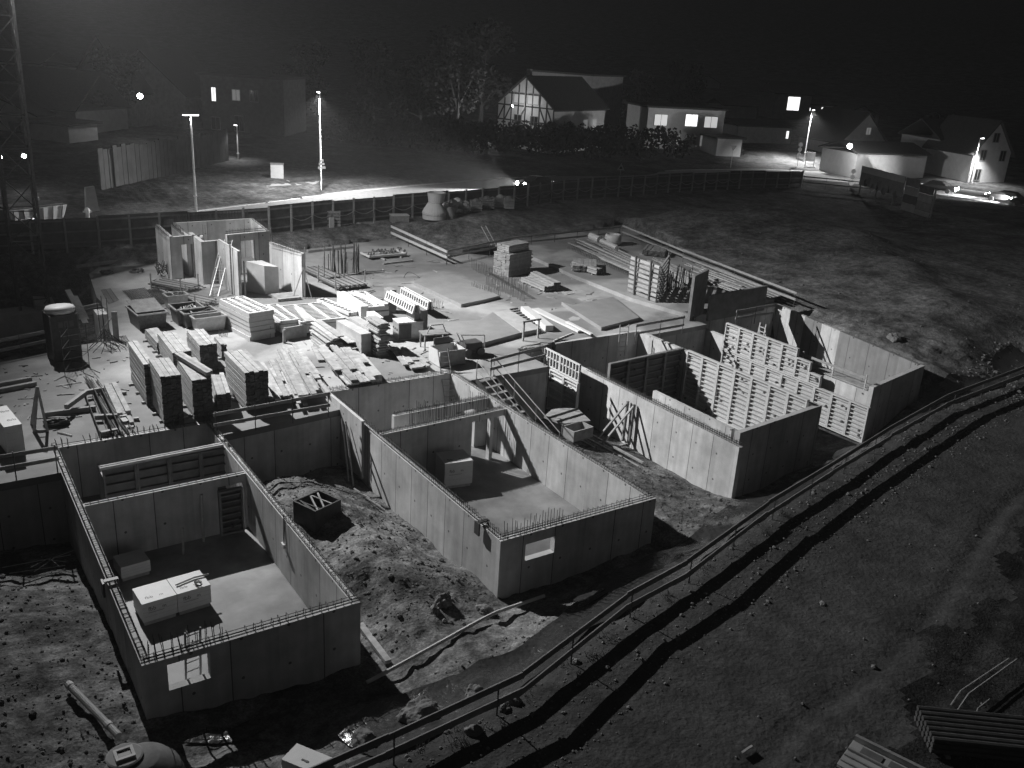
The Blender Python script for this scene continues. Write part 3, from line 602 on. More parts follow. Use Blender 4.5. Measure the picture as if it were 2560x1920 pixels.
# tent shaped panel pairs
def tent(label, t, l0, l1, r0, zr, zl, stand=None):
    """roof-like pair: eave l0->l1 at height zl, ridge r0 start at zr"""
    a, b = g(t, *l0, zl), g(t, *l1, zl); d = b-a; L = d.length; d.normalize(); n = Vector((-d.y, d.x, 0))
    rr = g(t, *r0, zr); wd = abs((rr-a).dot(n))
    o = thing('tent_panels', label, 'formwork panels', mw=frame(a, d, n), group='tent shaped panel pairs')
    hh = zr-zl; sl = hypot(wd, hh); an = atan2(hh, wd)
    for side in (0, 1):
        sp = thing('leaf', None, None); sp.parent = o
        if side == 0: sp.location = (0, 0, 0); sp.rotation_euler = (an, 0, 0)
        else: sp.location = (L, 2*wd, 0); sp.rotation_euler = (an, 0, pi)
        B('sheet', sp, 'formdark', (L, sl, .03), (0, 0, 0))
        for y in (0, sl-.1): B('edge_beam', sp, 'white', (L, .1, .1), (0, y, .03))
        for i in range(13): B('rib', sp, 'white', (.09, sl-.2, .1), (i*(L-.09)/12, .1, .03))
    return o
tent('tent shaped pair of ribbed panels standing on a dark post box', '5', (1400, 365), (1765, 560), (1490, 280), 2.0, 1.5)
tent('tent shaped pair of ribbed panels standing behind the other pair', '5', (1600, 300), (1960, 500), (1660, 240), 1.0, .5)
o = thing('post_box', 'dark upright box under the nearer tent shaped panels', 'box', g('5', 1775, 870))
MB().box((-.1, 0, 0), (.75, .9, 1.55)).build('body', 'plyd', o)
for x in (-.1, .33, .72): B('batten', o, 'timberd', (.04, .04, 1.5), (x, -.042, 0))
o = thing('post_box', 'second dark trestle under the far end of the tent panels', 'box', g('5', 1450, 560)); MB().box((0, .2, 0), (.5, .9, 1.45)).build('body', 'plyd', o)
# control cabinet and its stand
p = g('5', 1560, 900); o = thing('site_cabinet', 'pale site cabinet with dark doors beside the dark post box', 'cabinet', p, -.12)
MB().box((0, 0, 0), (1.45, .95, .95)).build('body', 'galv', o); B('door', o, 'formdark', (.72, .03, .85), (.02, -.032, .05)); B('lid', o, 'white', (1.5, 1.0, .05), (-.02, -.02, .952))
for k in range(3): B('latch', o, 'steel', (.05, .04, .1), (-.04, .2+.3*k, .5))
# ------------------------------------------------------------------ skips, tubs, prop racks
def skip(label, t, b, wx, Ly, h, rz=0.0, m='steel', full=True, lip=.06, name='steel_tub'):
    p = g(t, *b); o = thing(name, label, 'tub', p, rz, group='steel tubs on the slab'); e = .05; tap = .12
    mb = MB()
    for (xa, ya, xb, yb) in ((0, 0, wx, e), (0, Ly-e, wx, Ly), (0, e, e, Ly-e), (wx-e, e, wx, Ly-e)):
        cx, cy = wx/2, Ly/2; f = lambda x, y: (cx+(x-cx)*(1-tap), cy+(y-cy)*(1-tap))
        bb = [(xa, ya), (xb, ya), (xb, yb), (xa, yb)]
        mb.hexa([(*f(x, y), .08) for x, y in bb]+[(x, y, h) for x, y in bb])
    mb.box((tap*wx*.5, tap*Ly*.5, .06), (wx*(1-tap*.5), Ly*(1-tap*.5), .1)); mb.build('body', m, o)
    rim = MB()
    for s in ((-lip, -lip, wx+lip, 0), (-lip, Ly, wx+lip, Ly+lip), (-lip, 0, 0, Ly), (wx, 0, wx+lip, Ly)): rim.box((s[0], s[1], h-.07), (s[2], s[3], h+.004))
    rim.build('rim', 'galv', o)
    for x in (.1, wx-.25): B('skid', o, m, (.15, Ly-.2, .06), (x, .1, 0))
    if full:
        for k in range(9): MB().tube([(random.uniform(.1, wx-.1), random.uniform(.1, Ly*.5), h*.75), (random.uniform(.1, wx-.1), random.uniform(Ly*.5, Ly-.1), h*random.uniform(.8, 1.05))], .035, 5).build('prop', 'steel' if k % 2 else 'galv', o)
    return o
s_ = skip('big dark skip with a tilted lid behind the beam stacks', '1', (1830, 1420), 1.55, 2.0, .95, .08, full=False)
MB().hexa([(0, .2, .98), (1.5, .2, .98), (1.5, 1.9, 1.25), (0, 1.9, 1.25), (0, .2, 1.01), (1.5, .2, 1.01), (1.5, 1.9, 1.28), (0, 1.9, 1.28)]).build('lid', 'cloth', s_)
skip('small grey tub on a stand near the wire mesh sheets', '3', (215, 1350), 1.2, .8, .85, .05, 'galv')
skip('open tub with props at the back of the tub group', '3', (335, 1560), 1.5, 1.3, .95, .05)
skip('open tub full of clamps in the middle of the tub group', '3', (440, 1600), 1.75, .95, .9, .06)
skip('grey ribbed tub at the front of the tub group', '4', (1000, 290), 1.7, .75, .85, .06, 'galv', full=False)
def prop_rack(label, t, b, wx, Ly, h, rz, n=22, heap=.25):
    p = g(t, *b); o = thing('prop_rack', label, 'prop rack', p, rz, group='racks of steel props')
    for x in (0, wx):
        for y in (.1, Ly-.15): MB().box((x-.03, y-.03, 0), (x+.03, y+.03, h)).build('post', 'galv', o)
    for y in (.1, Ly-.15): MB().box((0, y-.03, .1), (wx, y+.03, .16)).build('beam', 'galv', o)
    k = max(3, int(wx/.13))
    for i in range(n):
        x = (i % k+.5)*wx/k; z = .2+(i//k)*.12
        MB().tube([(x, -.25+random.uniform(-.1, .1), z), (x+random.uniform(-.03, .03), Ly+random.uniform(-.1, .2), z)], .045, 6).build('prop', 'galv' if i % 3 else 'steel', o)
    return o
prop_rack('rack of shiny props with dark ends, in front of the ladder', '3', (400, 1130), 1.6, 2.6, .95, .6)
prop_rack('prop bundle spilling dark ends behind the tubs', '3', (590, 1330), 1.5, 2.4, .8, .55, 24)
prop_rack('upper rack of props beside the bright wall', '5', (590, 150), 1.5, 3.0, 1.9, .1, 30)
prop_rack('lower rack of dark props nearest the bright panels', '5', (740, 250), 2.2, 2.6, 1.2, .1, 34)
def rod_bundle(label, t, base, n, spread, h):
    p = g(t, *base); o = thing('rod_bundle', label, 'rod bundle', p)
    for i in range(n):
        x, y = random.uniform(0, spread), random.uniform(0, .8); MB().tube([(x, y, .1), (x+random.uniform(-.15, .15), y+random.uniform(-.1, .1), h*random.uniform(.6, 1))], .03, 4).build('rod', 'steel', o)
rod_bundle('bundle of upright rods behind the prop racks', '6', (260, 700), 34, 2.3, 2.3)
# ------------------------------------------------------------------ stair core
core = thing('stair_core', 'concrete stair core walls with door openings and starter bars', 'building core')
HC = 2.8
wall(core, g('3', 270, 945), g('3', 80, 750), 0, HC, .25, side=-1)
wall(core, g('3', 270, 945), g('3', 600, 905), 0, HC, .25, openings=[(.75, 1.5, .0, 2.25)])
wall(core, (15.05, 31.3), (15.15, 35.5), 0, HC-.1, .25, side=-1)
a, b = g('3', 680, 1010), g('3', 900, 985)
wall(core, a, b, 0, HC, .25); wall(core, a+Vector((.25, .27, 0)), a+Vector((.3, 3.2, 0)), 0, HC, .25)
wall(core, g('3', 1150, 1185), g('3', 890, 1000), 0, HC+.15, .18, side=-1)
wall(core, (17.5, 30.5), (20.6, 31.0), 0, HC, .25, openings=[(.95, 2.0, .0, 2.3)])
wall(core, (20.6, 31.0), (21.0, 35.6), 0, HC, .25)
wall(core, (15.3, 35.6), (21.0, 35.9), 0, HC, .25, side=-1)
wall(core, g('3', 1980, 1178), g('3', 1560, 1000), 0, HC, .25, side=-1, m='wallc')
for p_, q__, hh in (((13.9, 30.8), (14.0, 35.1), .3), ((15.3, 35.7), (21, 36), .5), ((20.6, 31), (21, 35.6), .4), ((16.2, 31), (16.4, 31.2), .8), ((15.0, 31.4), (15.1, 35.4), .4)): rebar_row(core, p_, q__, HC, kind='bars', h=hh, step=.22)
for p_, q__, hh in (((20.1, 23.8), (19.35, 27.3), .3), ((17.5, 30.6), (20.6, 31.1), .3)): rebar_row(core, p_, q__, HC, h=hh, step=.2)
# formwork strip with round ribs beside the door, tall dark formwork
o = thing('ribbed_formwork', 'narrow formwork strip of scalloped ribs beside the core door', 'formwork', g('3', 570, 930))
B('sheet', o, 'plyd', (.75, .08, 2.9), (0, .1, 0))
for k in range(2):
    for i in range(13): MB().lathe([(.02, -.1), (.14, -.09), (.16, 0), (.14, .09), (.02, .1)], n=8).build('rib', 'formw', o, (.2+.36*k, .0, .2+i*.21), (0, pi/2, .1))
o = thing('shaft_block', 'tall slanted grey concrete block standing before the bright wall', 'concrete block', g('3', 1490, 1140))
MB().hexa([(0, 0, 0), (.95, .1, 0), (.55, 1.3, 0), (-.75, 1.15, 0), (0, 0, 1.85), (.95, .1, 1.7), (.3, 1.3, 1.9), (-.75, 1.15, 1.95)]).build('body', 'wallc', o)
o = thing('flat_pallet', 'low timber pallet lying before the slanted concrete block', 'pallet', g('3', 1660, 1240))
for i in range(7): B('slat', o, 'timberd', (1.5, .16, .05), (0, i*.2, .14))
for x in (0, .7, 1.4): B('runner', o, 'timberd', (.1, 1.36, .137), (x, 0, 0))
def ladder(label, foot, head, wd=.42, n=None, m='galv', r=.03):
    foot, head = Vector(foot), Vector(head); d = head-foot; L = d.length; d.normalize()
    sd = d.cross(Vector((0, 0, 1))); sd.normalize(); ny = sd.cross(d)
    o = thing('ladder', label, 'ladder', mw=frame(foot, sd, d), group='ladders on the site')
    for x in (-wd/2, wd/2): MB().box((x-r*.7, 0, -r), (x+r*.7, L, r)).build('rail', m, o)
    n = n or int(L/.28)
    for i in range(n): MB().tube([(-wd/2, (i+.5)*L/n, 0), (wd/2, (i+.5)*L/n, 0)], .02, 5).build('rung', m, o)
    return o
ladder('long ladder leaning on the stair core wall', g('3', 815, 1160), g('3', 1010, 420, 2.75), .5)
ladder('short prop ladder leaning left of the long ladder', g('3', 780, 1050), g('3', 900, 520, 2.4), .12, 3)
ladder('ladder standing in the crane pit opening', Vector((7.4, 19.9, -2.6)), g('1', 1340, 1170, .6), .45)
ladder('wooden ladder on the earth bank behind the slab', g('7', 290, 390, .2), g('7', 150, 130, 1.6), .5, m='timberd')
o = thing('door_prop', 'pale upright timber frame beside the core doorway', 'timber frame', g('3', 1225, 1180))
B('post', o, 'timber', (.08, .1, 2.3), (0, 0, 0)); B('post', o, 'timber', (.08, .1, 3.2), (-.55, .9, 0)); B('brace', o, 'timber', (.06, 1.0, .18), (-.3, 0, .9)); B('brace', o, 'timber', (.06, 1.0, .18), (-.3, 0, 2.0))
o = thing('wall_prop', 'tripod of thin rods bracing the bright wall end', 'wall prop', g('3', 2010, 1195))
for a in ((0, 0), (.5, .1), (-.65, .35)): MB().tube([(a[0], a[1], 0), (.0, .1, 2.0)], .03, 5).build('rod', 'galv', o)
o = thing('wall_prop', 'slanting prop behind the bright wall', 'wall prop', g('3', 1500, 700))
MB().tube([(0, 0, 0), (.9, 1.2, 2.2)], .04, 5).build('rod', 'steel', o); MB().tube([(.9, 1.2, 2.2), (.95, 1.2, .8)], .04, 5).build('rod', 'steel', o)
# mesh sheets
def mesh_sheet(label, t, pts, z, step=.17, name='wire_mesh'):
    P_ = [g(t, *p, z) for p in pts]; mb = MB(); a, b, c, d = P_
    n1, n2 = int((b-a).length/step), int((d-a).length/step)
    for i in range(n1+1): u = i/n1; mb.tube([a.lerp(b, u), d.lerp(c, u)], .012, 4, False)
    for j in range(n2+1): u = j/n2; mb.tube([a.lerp(d, u)+Vector((0, 0, .02)), b.lerp(c, u)+Vector((0, 0, .02))], .012, 4, False)
    o = thing(name, label, 'wire mesh', P_[0]); o2 = MB(); o2.v = [tuple(Vector(v)-P_[0]) for v in mb.v]; o2.f = mb.f; s = o2.build('bars', 'rebar', o); return o
mesh_sheet('wire mesh sheets lying flat left of the small grey tub', '1', ((1610, 880), (1800, 1070), (2180, 1040), (1900, 840)), .08, .12)
mesh_sheet('second wire mesh bundle lying nearer the prop rack', '1', ((1930, 870), (2100, 1050), (2330, 1010), (2060, 830)), .08, .1)
mesh_sheet('thin mesh sheet at the slab edge by the crane pit', '1', ((1330, 870), (1430, 1050), (1560, 1000), (1450, 850)), .05, .25)
# ------------------------------------------------------------------ guard rails
def guard_rail(label, pts, zb, hs=(1.0, .52), post=2.2, m='timber', over=.3, postm='steel', wd=.15, ph=1.1):
    """pts: world xy polyline of the edge; boards on posts"""
    pts = [Vector((p[0], p[1], p[2] if len(p) > 2 else zb)) for p in pts]; o = thing('guard_rail', label, 'guard rail', pts[0], group='guard rails'); O = pts[0]
    L = sum((b-a).length for a, b in zip(pts[:-1], pts[1:])); n = max(2, int(L/post)+1)
    for p in resample(pts, n): MB().tube([p-O-Vector((0, 0, .05)), p-O+Vector((0, 0, ph))], .024, 5).build('post', postm, o)
    for h in hs:
        for a, b in zip(pts[:-1], pts[1:]):
            d = (b-a).normalized()*over; j = random.uniform(-.05, .05)
            MB().bar(a-O-d*.3+Vector((0, 0, h+j)), b-O+d*.3+Vector((0, 0, h-j)), .035, wd).build('board', m, o)
    return o
def gl(t, *pts, z=0.0, dz=0.0): return [(lambda v: (v.x, v.y, z-dz))(g(t, *p, z)) for p in pts]
guard_rail('guard rail along the crane pit at the left edge of the slab', [(-4, 16.45), (2.4, 17.75), (6.0, 18.95)], 0)
guard_rail('guard rail on the slab edge left of the nearest basement', [(-5, 3.85), (3.1, 4.0)], 0, post=1.3)
guard_rail('guard rail between the nearest and the middle basement', gl('D', (1385, 1015), (2110, 890), z=1.0, dz=1.0), 0, post=1.5, hs=(1.0, .5))
guard_rail('guard rail at the head of the site stairs', gl('E', (975, 668), (1320, 585), z=1.0, dz=1.0), 0, post=1.6)
guard_rail('pair of bright boards on the far slab corner', gl('6', (1045, 35), (1775, 362), z=1.0, dz=1.0), 0, post=2.6, m='white', wd=.2)
guard_rail('dark guard rail along the far side of the slab', gl('B', (690, 1615), (1140, 1525), (1800, 1462), z=1.0, dz=1.0), 0, m='timberd', post=2.4)
guard_rail('guard rail along the right side of the raised slab', gl('B', (1820, 1455), (2212, 1610), z=1.2, dz=1.0)+gl('F', (745, 237), z=1.2, dz=1.0), .2, post=3)
guard_rail('guard rail behind the third basement', gl('E', (1910, 450), (2212, 392), z=1.0, dz=1.0), 0, post=1.6, m='timberd')
guard_rail('guard rail behind the farthest basement', gl('F', (370, 352), (610, 318), z=1.0, dz=1.0), 0, post=1.6, m='timberd')
RB = [(x, y, gz(x, y)) for x, y in RAIL]
RB = [(x, y, -.9+(z+.9)*.2) for x, y, z in RB]
guard_rail('long two-board guard rail along the site track', RB, 0, hs=(.9, .4), post=3.1, m='plyd', wd=.21, over=.1, ph=.92)
# ------------------------------------------------------------------ standing formwork
FW = 'standing formwork panels'
def form_panel(label, o0, dx, L, H, ncol=2, nrow=8, m='formw', sh='formsheet', th=.17, up=(0, 0, 1), grp=FW, clamp=True):
    """panel standing: origin o0, dx = direction along the bottom, ribs towards the viewer side (dx x up)"""
    o = thing('wall_formwork', label, 'formwork panel', mw=frame(o0, dx, up), group=grp)
    e = .07; B('sheet', o, sh, (L-.01, H-.01, .02), (0, 0, 0))
    for s in ((0, 0, L-.01, e), (0, H-e-.01, L-.01, e)): B('edge_beam', o, m, (s[2], s[3], th), (s[0], s[1], .02))
    for i in range(ncol+1): B('upright', o, m, (e, H-2*e-.01, th), (i*(L-e-.01)/ncol, e, .021))
    for j in range(1, nrow):
        B('rib', o, m, (L-.02, .045, th*.8), (.005, j*H/nrow, .022))
    if clamp:
        for _ in range(2): B('clamp', o, 'steel', (.1, .12, .09), (random.uniform(.1, L-.2), random.uniform(.2, H-.3), th))
    return o
ordn = ['first', 'second', 'third', 'fourth', 'fifth', 'sixth', 'seventh', 'eighth', 'ninth', 'tenth']
# bright wall along the third basement: plane x = 35.55, seen from the left (faces -x)
def run(x, ya, yb, z0, z1, n, lab, **k):
    w_ = (ya-yb)/n
    for i in range(n):      # ya far end -> yb near end; direction -y, up z, normal = (-y) x z = -x
        form_panel('%s ribbed panel from the far end %s' % (ordn[i], lab), (x, ya-i*w_, z0), (0, -1, 0), w_, z1-z0, **k)
run(35.6, 4.9, -3.55, -2.89, .25, 7, 'of the formwork row inside the third basement', ncol=1, nrow=13)
run(40.5, 6.8, 1.3, -.9, .78, 5, 'of the upper formwork row of the farthest basement', ncol=1, nrow=7)
run(40.5, 6.8, -3.75, -2.95, -.93, 9, 'of the lower formwork row of the farthest basement', ncol=1, nrow=9)
for k_, (ya, yb, zt) in enumerate(((1.3, .3, .3), (.3, -.5, -.25))): form_panel(('taller', 'shorter')[k_]+' stepped panel at the right end of the upper formwork row', (40.5, ya, -.9), (0, -1, 0), ya-yb, zt+.9, 1, 5)
# walkway of the farthest formwork
o = thing('walkway', 'timber walkway on brackets along the farthest formwork', 'walkway', (40.9, -3.2, -.5))
for i in range(3): B('plank', o, 'timber', (.28, 7.0, .05), (.02+.3*i, .2+.15*i, .22))
for i in range(4): MB().bar((.1, .4+i*2.1, 0), (.1, .4+i*2.1, 1.0), .06, .06).build('post', 'formw', o); MB().bar((.0, .4+i*2.1, -.05), (.75, .4+i*2.1, -.05), .06, .06).build('bracket', 'steel', o)
B('rail_board', o, 'timber', (.03, 6.6, .14), (.05, .3, .75))
o = thing('stepladder', 'white stepladder standing on the farthest walkway', 'ladder', (41.3, 4.7, -.4), group='ladders on the site')
for x, dx in ((0, .25), (.35, .1)):
    for y in (0, .45): MB().bar((x, y, 0), (.18, y+.05, 1.5), .05, .04).build('leg', 'white', o)
for i in range(5): B('step', o, 'white', (.08, .42, .03), (.03+.025*i, .02, .2+i*.26))
# dark formwork wall across the third basement and the first
for i in range(4): form_panel('%s dark ribbed panel of the wall across the third basement' % ordn[i], (30.05+i*1.45, 5.3+i*.12, -2.85), (1, .08, 0), 1.44, 2.95, 1, 8, 'plyd', 'formdark')
for i in range(4): form_panel('%s dark panel of the formwork wall across the nearest basement' % ordn[i], (4.55+i*1.2, 3.75, -2.28), (1, 0, 0), 1.19, 2.25, 1, 6, 'formdark', 'formdark', clamp=False)
for k in range(2): tag(MB().bar((4.45, 3.62-.16*k+.1, .02), (9.05, 3.72-.16*k+.1, .05), .09, .1).build('waler_board', 'timber'), ('rear', 'front')[k]+' pale board on top of the formwork in the nearest basement', 'board', 'boards on the basement formwork')
form_panel('narrow dark panel set in the right end of the nearest cross wall', (7.95, .8, -2.25), (1, .02, 0), .9, 1.85, 1, 7, 'plyd', 'formdark')
# tilted panel next to the site stairs, with bright lower formwork
for i in range(2): form_panel(('left', 'right')[i]+' white grid panel at the top of the stair gap', (28.35, 8.95-i*1.76, -.78), (0, -1, 0), 1.75, .98, 6, 2, 'white', 'formdark', .1, clamp=False)
for i in range(2): form_panel(('left', 'right')[i]+' bright wavy-shadowed panel below the white grid panels', (28.35, 7.95-i*1.28, -3.2), (0, -1, 0), 1.27, 2.38, 1, 9, 'white', 'formw')
# ------------------------------------------------------------------ stairs between second and third house
o = thing('site_stair', 'steel site stair with handrails going down between two basements', 'stairs', (0, 0, 0))
A_, B_ = g('8', 770, 905, 0), g('8', 1620, 1480, -2.2)
s0 = Vector((22.3, 6.1, .0)); s1 = Vector((23.0, 1.2, -2.3)); dx = Vector((1.1, .16, 0))
for k in (0, 1): MB().bar(s0+dx*k, s1+dx*k, .06, .22).build('stringer', 'steel', o)
for i in range(11):
    c = s0.lerp(s1, (i+.3)/11); MB().bar(c+Vector((0, 0, .02)), c+dx+Vector((0, 0, .02)), .26, .04).build('tread', 'galv', o)
for k in (0, 1):
    for h in (1.0, .55): MB().tube([s0+dx*k+Vector((0, 0, h)), s1+dx*k+Vector((0, 0, h))], .026, 5).build('handrail', 'galv', o)
    for u in (0, .33, .66, 1.0): c = s0.lerp(s1, u)+dx*k; MB().tube([c, c+Vector((0, 0, 1.02))], .026, 5).build('post', 'galv', o)
# timber A-frame braces against third house wall
o = thing('wall_brace', 'triangular timber brace against the third basement wall', 'brace', (28.6, 2.0, gz(28.6, 2)))
for y in (0, .5): MB().bar((-1.6, y, .15), (.55, y, 2.2), .1, .08).build('strut', 'timberd', o); MB().bar((.55, y, .1), (.6, y, 2.3), .09, .14).build('upright', 'plyd', o)
MB().bar((-1.6, 0, .1), (.5, .1, .1), .1, .08).build('sill', 'timberd', o)
# straps/brackets hanging
o = thing('dirt_table', 'soil covered board platform at the stair foot', 'platform', g('E', 1430, 1120, -2.0))
MB().prism([(0, 0), (1.5, -.3), (1.9, 1.3), (.8, 1.9), (-.3, 1.2)], .25, .36).build('board', 'timberd', o); 
for x, y in ((.1, .1), (1.3, -.1), (1.5, 1.2)): B('leg', o, 'timberd', (.1, .1, .3), (x, y, -.04))
o = thing('open_crate', 'open dark crate in the earth at the stair foot', 'crate', g('E', 1500, 1200, -2.2), .1)
for s in ((0, 0, 1.3, .06), (0, .84, 1.3, .06), (0, .06, .06, .78), (1.24, .06, .06, .78)): B('side', o, 'timberd', (s[2], s[3], .5), (s[0], s[1], .05))
B('bottom', o, 'plyd', (1.3, .9, .05), (0, 0, 0))
for k in range(3):
    A_, B_ = g('E', 1590-20*k, 1135+25*k, -2.6), g('E', 1950-30*k, 1330+25*k, -2.9); tag(MB().bar(A_, B_, .12, .08).build('loose_board', 'timberd'), ('upper', 'middle', 'lower')[k]+' of three boards lying along the third basement wall foot', 'board', 'boards at the wall foot')
# ------------------------------------------------------------------ block pallets (printed wrap)
def block_pallet(label, o0, ax, L, Wd, H, halves=2, prints=True, rotz=None):
    ax = Vector(ax).normalized(); o = thing('block_pallet', label, 'block pallet', mw=frame(o0, ax, Vector((-ax.y, ax.x, 0))), group='wrapped pallets of building blocks')
    for i in range(halves):
        w_ = L/halves; nb = 4
        B('wrap', o, 'white', (w_*.985, Wd, H-.12), (i*w_, 0, .121))
        for s in range(3): B('runner', o, 'timberd', (w_*.9, .1, .12), (i*w_+.03, s*(Wd-.1)/2, 0))
        for c_ in range(1, 4): B('seam', o, 'galv', (w_*.97, .003, .008), (i*w_+.01, -.0032, .12+(H-.12)*c_/4))
        if prints:
            for (tx, ty, sz) in ((.18, H*.62, .2), (.62, H*.62, .17)):
                tm = text_mesh('print', 'fbb' if tx < .5 else 'm', sz, 'plasticdark', o); tm.rotation_euler = (pi/2, 0, 0); tm.location = (i*w_+tx*w_*.9, -.004, ty)
                tm = text_mesh('print', 'fbb' if tx < .5 else 'm', sz, 'plasticdark', o); tm.location = (i*w_+tx*w_*.9, Wd*.22, H+.003)
            B('print_line', o, 'plasticdark', (w_*.45, .004, .012), (i*w_+.16*w_, -.003, H*.52))
    return o
p0, p1 = g('G', 925, 735, -2.3), g('G', 1365, 600, -2.3)
block_pallet('pair of white wrapped block pallets on the nearest basement floor', p0, p1-p0, (p1-p0).length, 1.05, .8)
p0, p1 = g('G', 785, 450, -2.3), g('G', 975, 395, -2.3)
block_pallet('block pallet in deep shade at the back of the nearest basement', p0, p1-p0, (p1-p0).length, .9, .55, 1, False)
p0, p1 = g('E', 670, 1500, -2.4), g('E', 810, 1480, -2.4)
block_pallet('shaded block pallet on the middle basement floor', p0, p1-p0, 1.3, 1.2, 1.2, 1)
p0, p1 = g('2', 108, 1500), g('2', 345, 1450)
bp = block_pallet('tall white topped block pallet at the left edge of the slab', p0, p1-p0, (p1-p0).length, 2.2, 1.25, 1, False)
for i, (tx, ty) in enumerate(((.25, 1.5), (.25, .5), (.65, .7))):
    tm = text_mesh('print', 'fbb' if i < 2 else 'm', .26, 'plasticdark', bp); tm.location = (tx, ty, 1.254); tm.rotation_euler = (0, 0, .1)
# strap with buckle on pallets
tag(MB().tube([g('G', 1130, 470, -1.45), g('G', 1250, 420, -1.45), g('G', 1340, 400, -1.45)], .03, 5).build('thin_lath', 'timber'), 'thin lath lying across the wrapped block pallets', 'lath')
o = thing('rope_coil', 'dark strap lying on the wrapped block pallets', 'strap', g('G', 1275, 460, -1.48))
MB().tube([(.3*cos(t)*.3, .2*sin(t), .03) for t in np.linspace(0, 5.5, 14)], .03, 5).build('loop', 'plasticdark', o)
ladder('short ladder standing at the nearest basement window', Vector((4.55, -8.2, -2.3)), Vector((4.6, -8.5, .45)), .42, m='timberd')
ladder('timber ladder against the back wall of the middle basement', Vector((21.2, 6.2, -2.4)), g('8', 300, 480, 1.1), .55, m='timberd')
ladder('ladder down into the third basement', Vector((34.2, 8.9, -2.9)), g('E', 1830, 440, .7), .55)
for k, (px_, h_) in enumerate((((1180, 270), 1.0), ((1310, 190), 1.9))):
    p = g('G', *px_, -2.3); tag(MB().tube([p, p+Vector((.06, .1, h_))], .05, 6).build('floor_pipe', 'galv'), ('short thick', 'tall thin')[k]+' pipe standing up from the nearest basement floor', 'pipe', 'pipes from the basement floor')
for k, y in enumerate((-1.2, 5.2)):      # clamps on wall tops
    o = thing('wall_clamp', ('dark clamp on the left wall top of the nearest basement', 'clamp on the left wall of the middle basement')[k], 'clamp', ((3.1, -4.6, 0), (14.8, -6.6, 0))[k])
    MB().box((-.06, 0, -.35), (.0, .3, .12)).build('plate', 'plasticdark', o); MB().box((0, .05, .1), (.4, .2, .15)).build('arm', 'plasticdark', o); MB().tube([(.38, .12, .1), (.4, .12, -.1)], .04).build('screw', 'steel', o)
# hanging lamp on right wall of house 1
o = thing('wall_strap', 'strap hanging over the right wall of the nearest basement', 'strap', (9.08, -3.1, .1))
MB().bar((0, 0, .1), (-.03, 0, -1.0), .07, .02).build('band', 'plasticdark', o); MB().box((-.1, -.12, -1.15), (.0, .12, -1.0)).build('buckle', 'white', o)
# formwork plates on second house left wall: pale board standing at its back
tag(wall(None, (14.72, 7.5), (14.72, 3.0), -2.4, .32, .14, m='wallc', name='leaning_board'), 'tall pale shuttering board along the middle basement left wall', 'board')
for k in range(2): tag(MB().bar((14.3, 3.4-k*.5, gz(14.3, 3)), (14.6, 4.8-k*.4, -.2), .07, .05).build('wall_prop', 'timber'), ('left', 'right')[k]+' of two thin props leaning on the middle basement outer wall', 'prop', 'props on the middle basement')
# ------------------------------------------------------------------ rebar cages
def cage(label, pts_foot, h, loops, r=.018, t='1', z=0):
    P_ = [g(t, *p, z) for p in pts_foot]; O = P_[0]; o = thing('rebar_cage', label, 'rebar cage', O, group='rebar cages')
    for p in P_:
        MB().tube([p-O, p-O+Vector((random.uniform(-.05, .05), random.uniform(-.05, .05), h))], r, 5).build('bar', 'rebar', o)
        MB().tube([p-O, p-O+Vector((.3, -.9, .03))], r, 5).build('bar', 'rebar', o)
    for k in range(loops):
        zz = h*(k+.5)/loops; MB().tube([p-O+Vector((0, 0, zz)) for p in P_+[P_[0]]], r*.8, 4).build('stirrup', 'rebar', o)
    return o
cage('tall rebar frame standing around the white topped container', [(860, 2010), (1100, 1960), (1180, 1900), (950, 1880)], 2.2, 4)
cage('rebar posts at the corner of the crane pit', [(1340, 1560), (1400, 1600), (1450, 1560), (1380, 1530)], 2.4, 2)
o = thing('rebar_spider', 'spiky rebar tripod on the slab by the crane pit', 'rebar tripod', g('1', 1420, 1640))
for k in range(12):
    t_ = k*pi/6; MB().tube([(cos(t_)*.9, sin(t_)*.9, 0.02), (cos(t_+2)*.15, sin(t_+2)*.15, random.uniform(.6, 1.3))], .02, 4).build('bar', 'rebar', o)
def rebar_bundle(label, t, a, b, n, spread, z=.06, m='rebar'):
    A_, B_ = g(t, *a, z), g(t, *b, z); O = A_; o = thing('rebar_bundle', label, 'rebar bundle', O, group='bundles of reinforcing bars')
    d = (B_-A_).normalized(); s = Vector((-d.y, d.x, 0))
    for i in range(n):
        u = random.uniform(-spread, spread); MB().tube([s*u+Vector((0, 0, random.uniform(0, .12)))+d*random.uniform(-.3, .3), B_-A_+s*(u+random.uniform(-.2, .2))+Vector((0, 0, random.uniform(0, .1)))], .016, 4).build('bar', m, o)
    return o
rebar_bundle('long reinforcing bars fanned out towards the first house wall', '2', (1180, 470), (1640, 1200), 16, .28)
rebar_bundle('second fan of bars left of the long reinforcing bars', '2', (1250, 640), (1560, 1180), 12, .3, m='galv')
def lattice(label, t, a, b, wd, h):
    A_, B_ = g(t, *a), g(t, *b); d = (B_-A_); L = d.length; d.normalize(); s = Vector((-d.y, d.x, 0))*wd
    o = thing('lattice_girder', label, 'lattice girder', A_, group='lattice girders')
    for s_ in (Vector(), s):
        for z in (0.03, h): MB().tube([s_+Vector((0, 0, z)), d*L+s_+Vector((0, 0, z))], .016, 4).build('chord', 'rebar', o)
    n = int(L/.25)
    for i in range(n):
        for s_ in (Vector(), s): MB().tube([s_+d*(i*L/n)+Vector((0, 0, .03)), s_+d*((i+.5)*L/n)+Vector((0, 0, h)), s_+d*((i+1)*L/n)+Vector((0, 0, .03))], .012, 4, False).build('web', 'rebar', o)
    return o
